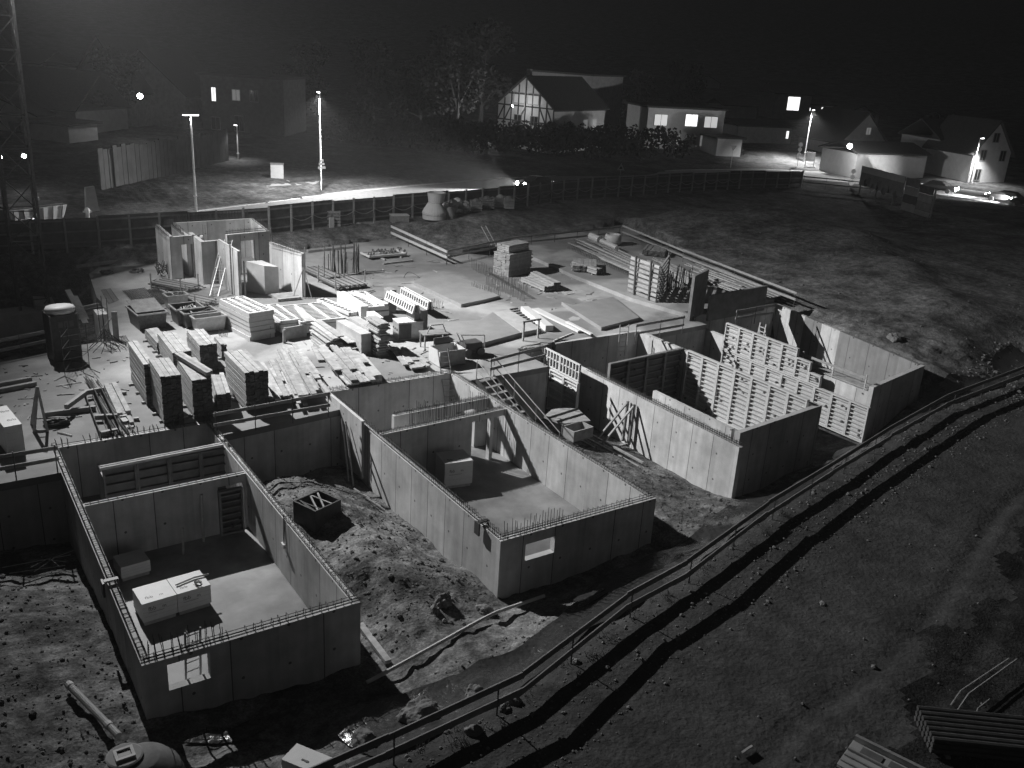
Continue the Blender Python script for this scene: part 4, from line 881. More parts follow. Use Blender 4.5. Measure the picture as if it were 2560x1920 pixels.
lattice('rebar lattice lying right of the triangular frame', '2', (1110, 700), (1320, 1260), .45, .35)
lattice('rebar lattice lying beside the bright planks', '2', (1240, 700), (1470, 1220), .3, .5)
def trestle(label, t, apex, l, r, zt):
    A_, L_, R_ = g(t, *apex, zt), g(t, *l), g(t, *r); O = L_; o = thing('timber_trestle', label, 'timber frame', O, group='triangular frames')
    bars(o, 'leg', 'timberd', [(L_-O, A_-O, .1, .1), (R_-O, A_-O, .1, .1)]); bars(o, 'tie', 'timberd', [(L_-O+Vector((0, 0, .05)), R_-O+Vector((0, 0, .05)), .09, .1), ((L_-O).lerp(A_-O, .3), (R_-O).lerp(A_-O, .3), .06, .05)])
    bk = A_-O+Vector((-.3, 1.0, 0)); bk.z = 0; bars(o, 'back_leg', 'timberd', [(bk, A_-O, .08, .08)]); return o
trestle('triangular timber frame standing on the slab by the white pallet', '2', (490, 560), (450, 1160), (625, 1150), 1.95)
for k, (a, b, zz) in enumerate((((870, 830), (1130, 640), .45), ((1120, 640), (1370, 595), .3), ((570, 930), (1260, 840), .12), ((1330, 1185), (1550, 1140), .1), ((1250, 965), (1545, 950), .2))):
    tag(MB().bar(g('2', *a, zz), g('2', *b, zz), .16, .2).build('timber_beam', 'timberd'), ('raised slanting', 'upper level', 'longest', 'short front', 'middle dark')[k]+' beam lying under the rebar fan', 'beam', 'beams under the rebar')
o = thing('hose_heap', 'dark heap of hose lying by the triangular frame', 'hose', g('2', 760, 1080))
for k in range(7): MB().tube([(random.uniform(-.25, .25)+.35*cos(t+k), random.uniform(-.1, .1)+.25*sin(t+k)+.05*t, .05+.03*k) for t in np.linspace(0, 6, 12)], .045, 5).build('loop', 'plasticdark', o)
tag(MB().tube([g('2', 760, 1170, .02), g('2', 830, 1180, .03), g('2', 940, 1210, .02)], .05, 5).build('rag', 'white'), 'small white rag lying on the slab before the starter bars', 'rag')
# white topped container in the rebar frame
p = g('1', 720, 1830); o = thing('tool_container', 'dark upright container with a bright white bag on top', 'container', p, .12)
MB().box((0, 0, 0), (1.25, 1.1, 2.3)).build('body', 'plasticdark', o)
for k in range(3): B('window', o, 'formdark', (.2, .01, .3), (.35+.25*k, -.011, 1.7))
for k in range(4): B('corner_post', o, 'steel', (.06, .06, 2.35), ((-.03, 1.22)[k % 2], (-.03, 1.07)[k//2], 0))
bm = MB(); 
bm.lathe([(.2, 0), (.62, .04), (.68, .2), (.6, .33), (.25, .37)], n=12); bo = bm.build('bag', 'white', o, (.62, .5, 2.31), smooth=True); bo.scale = (1.05, .85, 1)
# crane pit boards and beams, concrete base blocks, crane
o = thing('pit_beams', 'heavy timber beams bridging the crane pit opening', 'timber beams', g('1', 940, 960, .2)); O = o.location.copy()
bars(o, 'beam', 'timberd', [(g('1', 890, 880, .5)-O, g('1', 1130, 1320, .3)-O, .3, .16), (g('1', 960, 960, .3)-O, g('1', 1110, 1270, .3)-O, .5, .14), (g('1', 1070, 1110, .3)-O, g('1', 1300, 1060, .3)-O, .18, .18), (g('1', 1090, 1140, .2)-O, g('1', 1330, 1095, .2)-O, .12, .12)])
for k, (a, b) in enumerate((((1500, 1160), (1500, 1530)),)):
    p = g('1', *b); o = thing('edge_formwork', 'upright formwork boards with mesh at the pit edge', 'formwork', p)
    MB().box((0, 0, 0), (.28, .08, tall(q('1', 1500, 1530), q('1', 1500, 1160)))).build('board', 'timberd', o); MB().box((-.6, .5, 0), (-.1, 1.6, 1.3)).build('board', 'wallc', o)
    MB().bar((-.7, 0, .4), (-.0, .1, 1.2), .05, .05).build('brace', 'timberd', o)
mesh_sheet('upright mesh cage right of the pit edge boards', '1', ((1570, 1480), (1640, 1590), (1720, 1580), (1650, 1470)), .3, .14)
for k, (pts, z0, z1) in enumerate(((((0, 1240), (-200, 1270), (-100, 1130), (300, 1080), (620, 1140)), -2.7, -1.2), (((430, 950), (470, 1070), (680, 1100), (745, 1085), (680, 960)), -2.5, -.9))):
    P_ = [g('1', *p, z1) for p in pts]; tag(MB().prism([(p.x, p.y) for p in P_], z0, z1).build('foundation_block', 'wallc'), ('large concrete foundation block in the crane pit', 'smaller concrete block beside the crane mast')[k], 'concrete block')
cr = thing('tower_crane', 'dark lattice mast of a tower crane at the left edge', 'crane', (5.65, 31.7, -2.4))
cw = .8; CH = 27
for sx in (-cw, cw):
    for sy in (-cw, cw): MB().box((sx-.07, sy-.07, 0), (sx+.07, sy+.07, CH)).build('chord', 'steel', cr)
nseg = 15
for k in range(nseg):
    z0_, z1_ = CH*k/nseg, CH*(k+1)/nseg
    for (ax_, ay_), (bx, by) in (((-cw, -cw), (cw, -cw)), ((cw, -cw), (cw, cw)), ((cw, cw), (-cw, cw)), ((-cw, cw), (-cw, -cw))):
        MB().bar((ax_, ay_, z0_), (bx, by, z1_) if k % 2 else (bx, by, z1_), .06, .06, up=(ax_+bx, ay_+by, .3)).build('diagonal', 'steel', cr)
        MB().bar((ax_, ay_, z1_), (bx, by, z1_), .06, .06).build('strut', 'steel', cr)
MB().box((-1.0, -1.35, 24.6), (1.0, -.95, 25.2)).build('floodlight_bracket', 'steel', cr)
for x_ in (-1.15, -.65, -.15):  # heads out of view; two of them go with the added fill beams
    fl_ = B('floodlight', cr, 'steel', (.4, .38, .4), (x_-.2, -1.82, 24.7)); B('bracket_arm', cr, 'steel', (.08, .1, .08), (x_-.04, -1.45, 24.85))
# jacket hose bundle, cables near the core
for k, (t, x, y) in enumerate((('3', 150, 900), ('1', 1800, 640), ('1', 1400, 660))):
    o = thing('cable_heap', ('dark cable bundle leaning at the core corner', 'cable heap on the dim rear slab', 'flat cable coil at the rear slab edge')[k], 'cable', g(t, x, y), group='cable heaps')
    for j in range(6): MB().tube([(.4*cos(t_+j)*random.uniform(.6, 1.2), .35*sin(t_+j), .04+.02*j+(random.uniform(0, .9) if k == 0 else random.uniform(0, .1))) for t_ in np.linspace(0, 5, 9)], .03, 4).build('loop', 'plasticdark', o)
# machines, tables near the middle house
def saw(label, t, b, rz):
    o = thing('work_table', label, 'work table', g(t, *b), rz)
    for x in (0, 1.3):
        for y in (0, .7): B('leg', o, 'timberd', (.07, .07, .85), (x, y, 0))
    B('table_top', o, 'plyd', (1.5, .9, .05), (-.05, -.05, .85)); bars(o, 'guard', 'galv', [((.2, .2, .9), (.4, .2, 1.35), .05, .05), ((.4, .2, 1.35), (1.1, .25, 1.35), .05, .05), ((1.1, .25, 1.35), (1.3, .25, .9), .05, .05)])
saw('work table with bent guard beside the dark post box', '5', (1900, 1040), -.15)
o = thing('open_box', 'white open box with dark inside next to the ladder head', 'box', g('8', 260, 740))
for s in ((0, 0, 1.5, .05), (0, 1.15, 1.5, .05), (0, .05, .05, 1.1), (1.45, .05, .05, 1.1)): B('side', o, 'white' if s[1] or s[2] < 1 else 'timberd', (s[2], s[3], .8), (s[0], s[1], .05))
B('bottom', o, 'plyd', (1.5, 1.2, .05), (0, 0, 0)); B('lid', o, 'formdark', (.9, .06, .7), (.3, 1.22, .5))
o = thing('mixer', 'small dark site machine with wheel near the ladder head', 'site machine', g('8', 600, 600))
MB().box((0, 0, .2), (1.0, .7, .75)).build('body', 'plasticdark', o)
for x in (.1, .9): MB().lathe([(.02, -.05), (.24, -.05), (.24, .05), (.02, .05)], n=14).build('wheel', 'cloth', o, (x, -.06, .24), (pi/2, 0, 0))
bars(o, 'handle', 'galv', [((0, .1, .75), (-.25, .1, 1.25), .05, .05), ((0, .6, .75), (-.25, .6, 1.25), .05, .05), ((-.25, .1, 1.25), (-.25, .6, 1.25), .05, .05), ((-.25, .1, 1.25), (1.3, .3, 1.0), .05, .05), ((1.3, .3, 1.0), (1.35, .3, .3), .05, .05)])
o = thing('timber_gate', 'small timber goal frame on the slab by the boards', 'timber frame', g('8', 1355, 380))
bars(o, 'post', 'timberd', [((0, 0, 0), (0, 0, 1.1), .09, .09), ((1.1, .12, 0), (1.1, .12, 1.1), .09, .09)]); bars(o, 'crossbar', 'timberd', [((-.1, 0, 1.12), (1.25, .14, 1.12), .09, .1)])
plank_heap('loose laths and rods heaped before the goal frame', '8', rnd_planks('8', ((1250, 470), (1560, 400), (1600, 460), (1280, 500)), 14, .2, wd=(.05, .1), ln=(.4, .9), jit=.3), m='timberd')
plank_heap('two white boards lying right of the pale slab strip', '7', [((690, 1225), (1020, 1480), .5, .35, .2), ((830, 1225), (1440, 1520), .5, .12, .1), ((1250, 1395), (1580, 1560), .2, .1, .25), ((1080, 1640), (1330, 1540), .08, .06, .05)], m='white')
o = thing('bar_grating', 'dark grating lying beside the white boards', 'grating', g('7', 560, 1240))
for i in range(10): p_, q__ = g('7', 500+42*i, 1228+26*i, .05), g('7', 600+42*i, 1212+26*i, .05); MB().bar(p_-o.location, q__-o.location, .1, .06).build('bar', 'formdark', o)
# slatted crates of beams on the right slab with black interior
o = thing('slatted_rack', 'tall slatted rack of pale boards on the raised slab', 'rack', g('E', 1870, 250, .26)); O = o.location.copy()
for i in range(8):
    a_, b_ = g('E', 1855+i*3, 75+i*28, .26+2.4-i*.34), g('E', 2110+i*-8, 150+i*22, .26+2.4-i*.34)
    MB().bar(g('E', 1850, 230, .26)-O+Vector((0, 0, .15+i*.32)), g('E', 2030, 300, .26)-O+Vector((0, 0, .15+i*.32)), .1, .2).build('slat', 'timber', o)
    MB().bar(g('E', 2100, 200, .26)-O+Vector((0, 0, .15+i*.32)), g('E', 2040, 300, .26)-O+Vector((0, 0, .15+i*.32)), .1, .16).build('slat', 'timberd', o)
for a_ in ((1890, 250), (1985, 285), (2100, 215)): MB().bar(g('E', *a_, .26)-O, g('E', *a_, .26)-O+Vector((-.15, 0, 2.7)), .1, .12).build('post', 'steel', o)
rod_bundle('thicket of dark bars behind the slatted rack', 'E', (2080, 260), 30, 2.6, 2.0)
lattice('rebar lattice roll along the far plank rows', '7', (1250, 470), (2050, 830), .5, .5)
lattice('second rebar lattice roll beside the far plank rows', '7', (1330, 400), (2120, 760), .4, .6)
o = thing('round_bag', 'white sack with an open top at the far end of the raised slab', 'sack', g('7', 1850, 380, .26)); MB().lathe([(.55, 0), (.75, .3), (.72, .8), (.6, .95), (.5, .9), (.45, .6)], n=14).build('body', 'white', o, smooth=True)
tag(MB().tube([g('7', 1560, 260, .9), g('7', 1680, 310, .8)], .3, 10).build('pipe_roll', 'white'), 'thick white roll lying at the far plank rows', 'roll')
tag(MB().tube([g('7', 1690, 320, .7), g('7', 1910, 420, .7)], .2, 8).build('pipe_roll', 'white'), 'thinner white roll continuing towards the rail', 'roll')
plank_heap('jumbled planks behind the slatted rack on the raised slab', 'E', rnd_planks('E', ((1900, 20), (2180, 180), (2330, 150), (2020, 0)), 24, .8, ln=(.4, .8), jit=.12, zmin=.35))
plank_heap('second row of narrow planks stacked by the right slab rail', 'F', rnd_planks('F', ((0, 110), (420, 260), (520, 235), (60, 60)), 20, .9, ln=(.4, .8), jit=.06, zmin=.35))
timber_stack('pack of pale planks between slatted rack and right rail', 'F', (60, 170), (55, 140), (170, 150), (-60, 90), bw=.2, bh=.13, z=.26, h=.6)
# dark tall upright panel right and low dark wall behind third house
a_ = g('F', 60, 420, 0); tag(wall(None, (a_.x, a_.y), (a_.x+2.3, a_.y+1.1), 0, tall(q('F', 60, 420), q('F', 110, 130)), .18, m='plyd', name='dark_hoarding'), 'tall dark upright panel behind the third basement', 'panel')
a_, b_ = g('F', 180, 420, 0), g('F', 540, 350, 0); tag(wall(None, (a_.x, a_.y), (b_.x, b_.y), 0, 1.7, .18, m='plyd', name='low_panel_wall'), 'low dark panel wall beside the tall upright panel', 'panel wall')
# starter bars standing in rows on the slab
sb = MB()
for t, a_, b_, n, hh in (('7', (0, 700), (740, 1050), 60, .8), ('7', (0, 960), (380, 1080), 26, .55), ('5', (1440, 480), (2150, 480), 30, .6), ('5', (840, 600), (930, 640), 12, .5), ('4', (1780, 330), (2140, 330), 22, .8), ('4', (1300, 320), (1420, 330), 10, .4), ('7', (180, 900), (700, 1130), 40, .75)):
    for i in range(n):
        u = (i+random.uniform(-.2, .2))/n; p = g(t, a_[0]+(b_[0]-a_[0])*u, a_[1]+(b_[1]-a_[1])*u+random.uniform(-12, 12)); sb.tube([p, p+Vector((random.uniform(-.06, .06), random.uniform(-.06, .06), hh*random.uniform(.7, 1.1)))], .013, 4, False)
sbo = sb.build('starter_bars', 'rebar', slab); sbo['kind'] = 'stuff'
lattice('rebar girder with a curled end on the slab', '7', (220, 760), (800, 1100), .12, .12)
o = thing('hoop', 'thin bent hoop lying on the open slab', 'hoop', g('6', 1210, 710)); a_ = g('6', 1450, 735)-o.location
MB().tube([a_*u+Vector((0, .5*sin(pi*u), .02+.35*sin(pi*u))) for u in np.linspace(0, 1, 10)], .025, 5).build('arc', 'rebar', o)

db = MB()
for k in range(420):
    t_, quad = random.choice((('2', ((0, 300), (1700, 150), (1700, 900), (0, 1100))), ('5', ((0, 900), (2000, 700), (2000, 1300), (0, 1500))), ('6', ((300, 300), (1700, 500), (1900, 1500), (800, 1000))), ('7', ((100, 600), (1200, 700), (1900, 1100), (600, 1500))), ('3', ((0, 900), (1000, 1100), (1000, 1650), (0, 1500)))))
    u, v = random.random(), random.random(); lp = [(quad[0][i]*(1-u)+quad[1][i]*u)*(1-v)+(quad[3][i]*(1-u)+quad[2][i]*u)*v for i in (0, 1)]
    p = g(t_, *lp, .0); a = random.uniform(0, 6.3); l = random.choice((.08, .12, .2, .4, .7)); w_ = random.uniform(.03, .09)
    if not inpoly(np.array([p.x]), np.array([p.y]), SLAB)[0]: continue
    db.bar(p+Vector((0, 0, .02)), p+Vector((cos(a)*l, sin(a)*l, .02)), w_, random.uniform(.02, .05))
mat('scrapm', .2, .8, .9, .8); tag(db.build('debris', 'scrapm'), 'small offcuts and scraps littering the concrete slab', 'debris', kind='stuff')
# ------------------------------------------------------------------ site fence along the road
fo = thing('site_fence', 'dark board fence with posts and rope along the road', 'fence', (0, 0, 0))
FP = resample([Vector((x, y, .86)) for x, y in FENCE], 52)
for i, p in enumerate(FP):
    MB().box((p.x-.07, p.y-.2, .5), (p.x+.07, p.y-.06, 2.95+random.uniform(-.05, .1))).build('post', 'timber' if i > 14 else 'timberd', fo)
    if i < len(FP)-1:
        r_ = FP[i+1]; hgt = 2.0+.12*((i//3) % 2)
        MB().bar(p+Vector((0, 0, hgt/2)), r_+Vector((0, 0, hgt/2)), .05, hgt).build('panel', 'formdark', fo)
        for h in (.35, 1.1, 1.85): MB().bar(p+Vector((0, -.06, h)), r_+Vector((0, -.06, h)), .05, .12).build('rail', 'plyd', fo)
        if 15 < i < 46: MB().tube([(p.lerp(r_, u)+Vector((0, -.25, 1.1-.35*sin(pi*u)))) for u in np.linspace(0, 1, 6)], .035, 4).build('rope', 'galv', fo)
guard_rail('low two-board fence at the bend of the road', [(98, 49.4, .9), (101, 45.5, .9), (104.5, 40.5, .9)], .9, post=2.6, m='timber', hs=(1.3, .6), ph=1.5)
# ------------------------------------------------------------------ street lamps
def lamp(label, b, t, z, head='T', watt=2600, lit=True):
    h = tall(b, t, z); p = G(*b, z); o = thing('street_lamp', label, 'street lamp', p, group='street lamps')
    MB().tube([(0, 0, 0), (0, 0, h*.35), (0, 0, h)], [.11, .09, .06], 8).build('pole', 'galv', o)
    fw = Vector((-.5, -.8, 0)).normalized()
    if head == 'T': MB().box((-.65, -.16, h), (.65, .16, h+.12)).build('head', 'galv', o); MB().box((-.6, -.13, h-.05), (.6, .13, h-.002)).build('lens', 'lampon', o); off = Vector((0, 0, -.15))
    else: MB().bar((0, 0, h), (fw.x*1.0, fw.y*1.0, h+.12), .22, .1).build('head', 'galv', o); MB().bar((fw.x*.3, fw.y*.3, h-.05), (fw.x*.95, fw.y*.95, h+.04), .18, .04).build('lens', 'lampon', o); off = Vector((fw.x*.8, fw.y*.8, -.2))
    if lit:
        l = spot(p+Vector((0, 0, h))+off, p+Vector((0, 0, 0))+off*2, watt, 134 if watt > 10000 else 112, .8, .15, 'lamp_glow')
    MB().box((-.12, -.12, h*.22), (.12, .12, h*.22+.12)).build('band', 'white', o)
    return o
lamp('tall street lamp with flat cross head left of the stair core', (492, 548), (494, 287), .9, 'T', 5000)
l2 = lamp('tallest street lamp with arm, beside the road by the white signs', (802, 477), (815, 230), .9, 'A', 19000)
lamp('small leaning street lamp at the side road', (596, 405), (598, 312), 1.1, 'A', 900)
lamp('street lamp at the junction behind the fence bend', (2008, 411), (2027, 275), .9, 'A', 30000)
lamp('rightmost street lamp before the gabled house', (2424, 463), (2442, 345), .95, 'A', 9000)
lamp('far street lamp above the dark roof at the left', (168, 258), (166, 224), 3.0, 'T', 700)
for k in range(3): MB().box((-.3+.1*k, -.1, 2.2+.35*k), (.5-.1*k, -.05, 2.42+.35*k)).build('direction_sign', 'galv', l2)
# ------------------------------------------------------------------ houses
RV = Vector((.825, -.565, 0)); FV = Vector((.565, .825, 0))
def house(label, corner, z, a, w_, d_, wh, rh, m='plaster', rm='roofm', gable=True, wins=(), over=.5, timber=False, chim=None, name='house', cat='house', side_w=(), dep=None):
    """corner: pixel of the nearest (front right) foot; front runs to the left; a = turn in degrees; gable: gable faces front"""
    c = G(*corner, z) if dep is None else far(*corner, dep); a = radians(a); fx = RV*cos(a)-FV*sin(a); fy = FV*cos(a)+RV*sin(a)
    o = thing(name, label, cat, mw=frame(c-fx*w_, fx, fy))
    mb = MB()
    if gable:
        for y in (0, d_-.3): mb.hexa([(0, y, -3), (w_, y, -3), (w_, y+.3, -3), (0, y+.3, -3), (0, y, wh), (w_, y, wh), (w_, y+.3, wh), (0, y+.3, wh)]); n = len(mb.v); mb.v += [(0, y, wh), (w_, y, wh), (w_/2, y, wh+rh), (0, y+.3, wh), (w_, y+.3, wh), (w_/2, y+.3, wh+rh)]; mb.f += [(n, n+1, n+2), (n+5, n+4, n+3), (n, n+2, n+5, n+3), (n+2, n+1, n+4, n+5)]
        for x in (0, w_-.3): mb.box((x, .3, -3), (x+.3, d_-.3, wh))
        mb.build('wall', m, o)
        for s in (0, 1):
            x0_, x1_ = (-over, w_/2) if s == 0 else (w_+over, w_/2); e = over*rh/(w_/2)
            r = MB(); r.hexa([(x0_, -over, wh-e), (x1_, -over, wh+rh), (x1_, d_+over, wh+rh), (x0_, d_+over, wh-e), (x0_, -over, wh-e+.22), (x1_, -over, wh+rh+.22), (x1_, d_+over, wh+rh+.22), (x0_, d_+over, wh-e+.22)] if s == 0 else [(x1_, -over, wh+rh), (x0_, -over, wh-e), (x0_, d_+over, wh-e), (x1_, d_+over, wh+rh), (x1_, -over, wh+rh+.22), (x0_, -over, wh-e+.22), (x0_, d_+over, wh-e+.22), (x1_, d_+over, wh+rh+.22)])
            r.build('roof', rm, o)
    else:
        mb.box((0, 0, -3), (w_, d_, wh)); mb.build('wall', m, o)
        r = MB()
        if rh > .5:
            r.hexa([(-over, -over, wh), (w_+over, -over, wh), (w_+over, d_/2, wh+rh), (-over, d_/2, wh+rh), (-over, -over, wh+.2), (w_+over, -over, wh+.2), (w_+over, d_/2, wh+rh+.2), (-over, d_/2, wh+rh+.2)])
            r.hexa([(-over, d_/2, wh+rh), (w_+over, d_/2, wh+rh), (w_+over, d_+over, wh), (-over, d_+over, wh), (-over, d_/2, wh+rh+.2), (w_+over, d_/2, wh+rh+.2), (w_+over, d_+over, wh+.2), (-over, d_+over, wh+.2)])
        else: r.box((-over, -over, wh), (w_+over, d_+over, wh+.3))
        r.build('roof', rm, o)
    for x, zz, ww, hh, k in wins:
        wd = thing('window', None, None); wd.parent = o; wd.location = (x, -.02, zz)
        B('pane', wd, {'m': 'winmid', 'l': 'winlit', 'd': 'windim', 'n': 'glassd'}[k], (ww, .03, hh), (0, -.02, 0))
        fr = MB(); fr.box((-.08, -.06, -.08), (ww+.08, .0, 0)); fr.box((-.08, -.06, hh), (ww+.08, .0, hh+.08)); fr.box((-.08, -.06, 0), (0, 0, hh)); fr.box((ww, -.06, 0), (ww+.08, 0, hh)); fr.box((ww/2-.03, -.055, 0), (ww/2+.03, -.022, hh)); fr.build('frame', 'plasterd', wd)
    for y, zz, ww, hh, k in side_w:
        wd = thing('window', None, None); wd.parent = o; wd.location = (w_+.02, y, zz)
        B('pane', wd, {'m': 'winmid', 'l': 'winlit', 'd': 'windim', 'n': 'glassd'}[k], (.03, ww, hh), (0, 0, 0)); MB().box((.03, -.08, -.08), (.05, ww+.08, 0)).build('frame', 'plasterd', wd)
    if chim: MB().box((chim[0], chim[1], wh), (chim[0]+.6, chim[1]+.6, wh+rh+1.0)).build('chimney', 'plasterd', o)
    if timber:
        tb = lambda p, q__: MB().bar((p[0], -.03, p[1]), (q__[0], -.03, q__[1]), .06, .2, up=(0, 0, 1) if abs(p[0]-q__[0]) > .3 else (1, 0, 0)).build('timber', 'roofm', o)
        h2_ = wh-2.2
        for zz in (wh-2.2, wh-.1, wh+1.6): x_ = 0 if zz <= wh else w_/2*(zz-wh)/rh; tb((x_, zz), (w_-x_, zz))
        for i in range(9): x_ = i*w_/8; t_ = wh+min(x_, w_-x_)*rh/(w_/2)-.1; tb((x_, wh-4.2), (x_, max(t_, wh)))
        for x_, s in ((w_/8*.1, 1), (w_/8*1.1, 1), (w_-w_/8*.1, -1), (w_-w_/8*1.1, -1)): tb((x_, wh-2.2), (x_+s*w_/9, wh-.1))
        MB().tube([(w_/2, -.2, wh+rh-.2), (w_/2, -.25, wh-.4), (w_/2-.5, -.3, wh-1.2)], .08, 5).build('downpipe', 'galv', o)
    return o
hz = 2.2
htb = house('half-timbered house with pale gable behind the hedge', (1378, 372), hz, 36, 10.2, 14, 5.6, 4.0, timber=True, wins=[(3.0, 5.9, 1.9, 1.4, 'd'), (5.5, 5.9, 1.9, 1.4, 'd'), (3.2, 3.0, 1.3, 1.2, 'n'), (6.2, 3.0, 1.3, 1.2, 'n')], side_w=[(8, 2.6, 1.2, 1.3, 'd'), (10.5, 2.6, 1.2, 1.3, 'd')], chim=(2.0, 4))
house('dark annex with sloping shed roof behind the half-timbered house', (1470, 330), 3.0, 36, 13, 10, 9.0, .3, m='plasterd', gable=False, side_w=[(.5, 3.2, .7, 1.6, 'l')])
house('modern pale house with two brightly lit upper windows', (1800, 378), 1.6, -16, 13.5, 9, 6.4, .3, gable=False, wins=[(1.2, 3.7, 2.2, 1.7, 'm'), (6.6, 3.8, 2.1, 1.8, 'l'), (10.0, 3.7, 2.3, 1.7, 'm'), (9.6, .7, 2.2, 1.7, 'd'), (3.6, .7, 2.4, 1.7, 'd')])
house('small pale garage beside the modern lit house', (1850, 390), 1.5, -16, 4.3, 6, 2.6, .2, gable=False, name='garage', cat='garage')
house('dark house with a lit porch edge right of the modern house', (1975, 358), 2.4, -18, 11, 9, 2.6, .9, m='plasterd', gable=False, side_w=[(1, 1, .6, 1.2, 'l')], wins=[(9.9, .8, .5, 1.3, 'l')])
house('dark house with shed roof between garage and junction', (1886, 318), 4.5, -12, 8, 8, 4.2, 1.4, m='plasterd', gable=False, dep=200)
house('barn with dark gable and bright yard lamp', (2205, 408), .9, -18, 9.0, 12, 3.4, 4.6, m='plasterd', wins=[(4.6, 4.6, .9, 1.1, 'd')])
house('long low pale shed attached to the barn', (2306, 448), .9, -20, 12.5, 8, 3.4, 1.3, m='plaster', gable=False)
house('gabled pale house at the far right behind the last lamp', (2508, 462), 1.0, -16, 6.4, 10, 4.6, 4.2, wins=[(1.2, 3.4, .9, 1.4, 'n'), (4.6, 3.4, .9, 1.4, 'n'), (2.8, 6.0, .9, 1.2, 'n'), (1.0, .6, .9, 1.5, 'n')])
house('old grey house adjoining the rightmost gabled house', (2425, 440), 1.2, -16, 6.8, 9, 5.2, 2.6, m='plasterd', gable=False, wins=[(1.0, 3.0, .9, 1.3, 'n'), (3.4, 3.0, .9, 1.3, 'n'), (5.2, 3.0, .8, 1.3, 'n')])
house('distant house on the hill with one big bright window', (2020, 300), 0, -10, 9, 8, 5.5, 2.5, m='plasterd', gable=False, wins=[(3.2, 2.0, 3.0, 3.0, 'l')], dep=216)
house('distant flat house with a row of small lit windows', (2130, 306), 0, -14, 16, 9, 3.6, .3, m='plasterd', gable=False, wins=[(2.5, 2.2, 1.6, .7, 'l'), (7.0, 2.0, 2.2, 1.2, 'l'), (13.0, 1.8, 1.2, .6, 'l')], dep=225)
house('distant hillside house with a dimly lit conservatory', (2190, 330), 0, -16, 9, 7, 3.6, 1.8, m='plaster', gable=True, wins=[(2.0, .8, 1.4, 1.6, 'd'), (5.5, 2.2, 1.8, 1.2, 'd')], dep=205)
house('tiny far house high on the hill with two light points', (1795, 240), 0, 0, 8, 7, 4, 2, m='plasterd', wins=[(2.8, 1.8, .7, .7, 'l'), (4.6, .6, .7, .7, 'l')], dep=300)
# left side
house('grey house with two lit windows beyond the side road', (712, 350), 1.6, 6, 12.0, 9, 8.0, .3, m='formdark', gable=False, wins=[(1.6, 4.6, .6, 1.8, 'l'), (4.6, 4.9, 1.1, 1.4, 'd'), (7.2, 4.9, 1.1, 1.4, 'n'), (1.4, .8, 1.2, 1.6, 'n'), (4.8, .8, 1.3, 2.0, 'n')])
house('large dark hip barn behind the hedge wall', (470, 330), 1.8, 10, 13, 12, 5, 5.5, m='plyd')
house('dark steep roofed house behind the bright yard light', (345, 320), 2.2, 12, 10, 10, 5, 6.5, m='plyd')
house('long dark roofed barn at the upper left', (195, 350), 1.5, 14, 15, 10, 3.4, 4.6, m='plasterd', gable=False)
house('small pale gabled house behind the crane mast', (98, 352), 1.4, 12, 9, 7, 3.0, 1.6, m='plaster', wins=[(5.0, .8, 1.6, 1.2, 'n')])
house('low grey shed with pale side near the hedge wall', (176, 372), 1.3, 14, 6, 5, 2.6, .3, m='plaster', gable=False, name='shed', cat='shed')
house('far pale wall of a house above the dark barn', (205, 250), 0, 10, 9, 8, 5, .3, m='plaster', gable=False, dep=150)
house('far dim house at the left above the crane mast', (110, 242), 0, 10, 12, 8, 5, 2, m='plaster', gable=False, dep=150)
# hedge wall and lights
p0, p1 = g('A', 650, 1225, 1.2), g('A', 1470, 1045, 1.2)
o = thing('plank_fence', 'long dark plank fence beside the road at the left', 'fence', p0)
for i in range(34):
    a_ = (p1-p0)*(i/34); b_ = (p1-p0)*((i+.93)/34); hh = 3.7+random.uniform(-.25, .15); MB().bar(a_+Vector((0, 0, hh/2)), b_+Vector((0, 0, hh/2)), .12+random.uniform(0, .08), hh).build('plank', 'leaf', o)
def yard_light(label, p, watt, r=.22):
    o = thing('yard_lamp', label, 'lamp', p); MB().lathe([(.02, -r), (r*.8, -r*.6), (r, 0), (r*.8, r*.6), (.02, r)], n=10).build('globe', 'star', o); MB().bar((0, .1, 0), (0, 1.2, .1), .08, .08).build('bracket', 'steel', o)
    point(Vector(p)+Vector((0, -.5, 0)), watt, .2, 'lamp_glow')
yard_light('bright yard lamp between the dark roofs at the left', far(*q('A', 900, 618), 112), 130, .34)
yard_light('bright lamp on the barn front at the right', far(*q('C', 1092, 940), 127), 1500, .36)
yard_light('small lamp at the annex roof of the half-timbered house', far(*q('B', 1648, 650), 165), 260, .3)
yard_light('lamp below the hedge by the half-timbered house', far(*q('B', 965, 850), 148), 2600, .3)
bpy.context.view_layer.update(); yard_light('tiny lamp on the half-timbered gable', htb.matrix_world@Vector((5.1, -3.2, 5.6)), 330, .12)
yard_light('small lamp at the left picture edge behind the mast', far(*q('A', -6, 1010), 70), 160, .22)
yard_light('small lit lamp on the low shed behind the mast', far(*q('A', 155, 1003), 78), 120, .18)
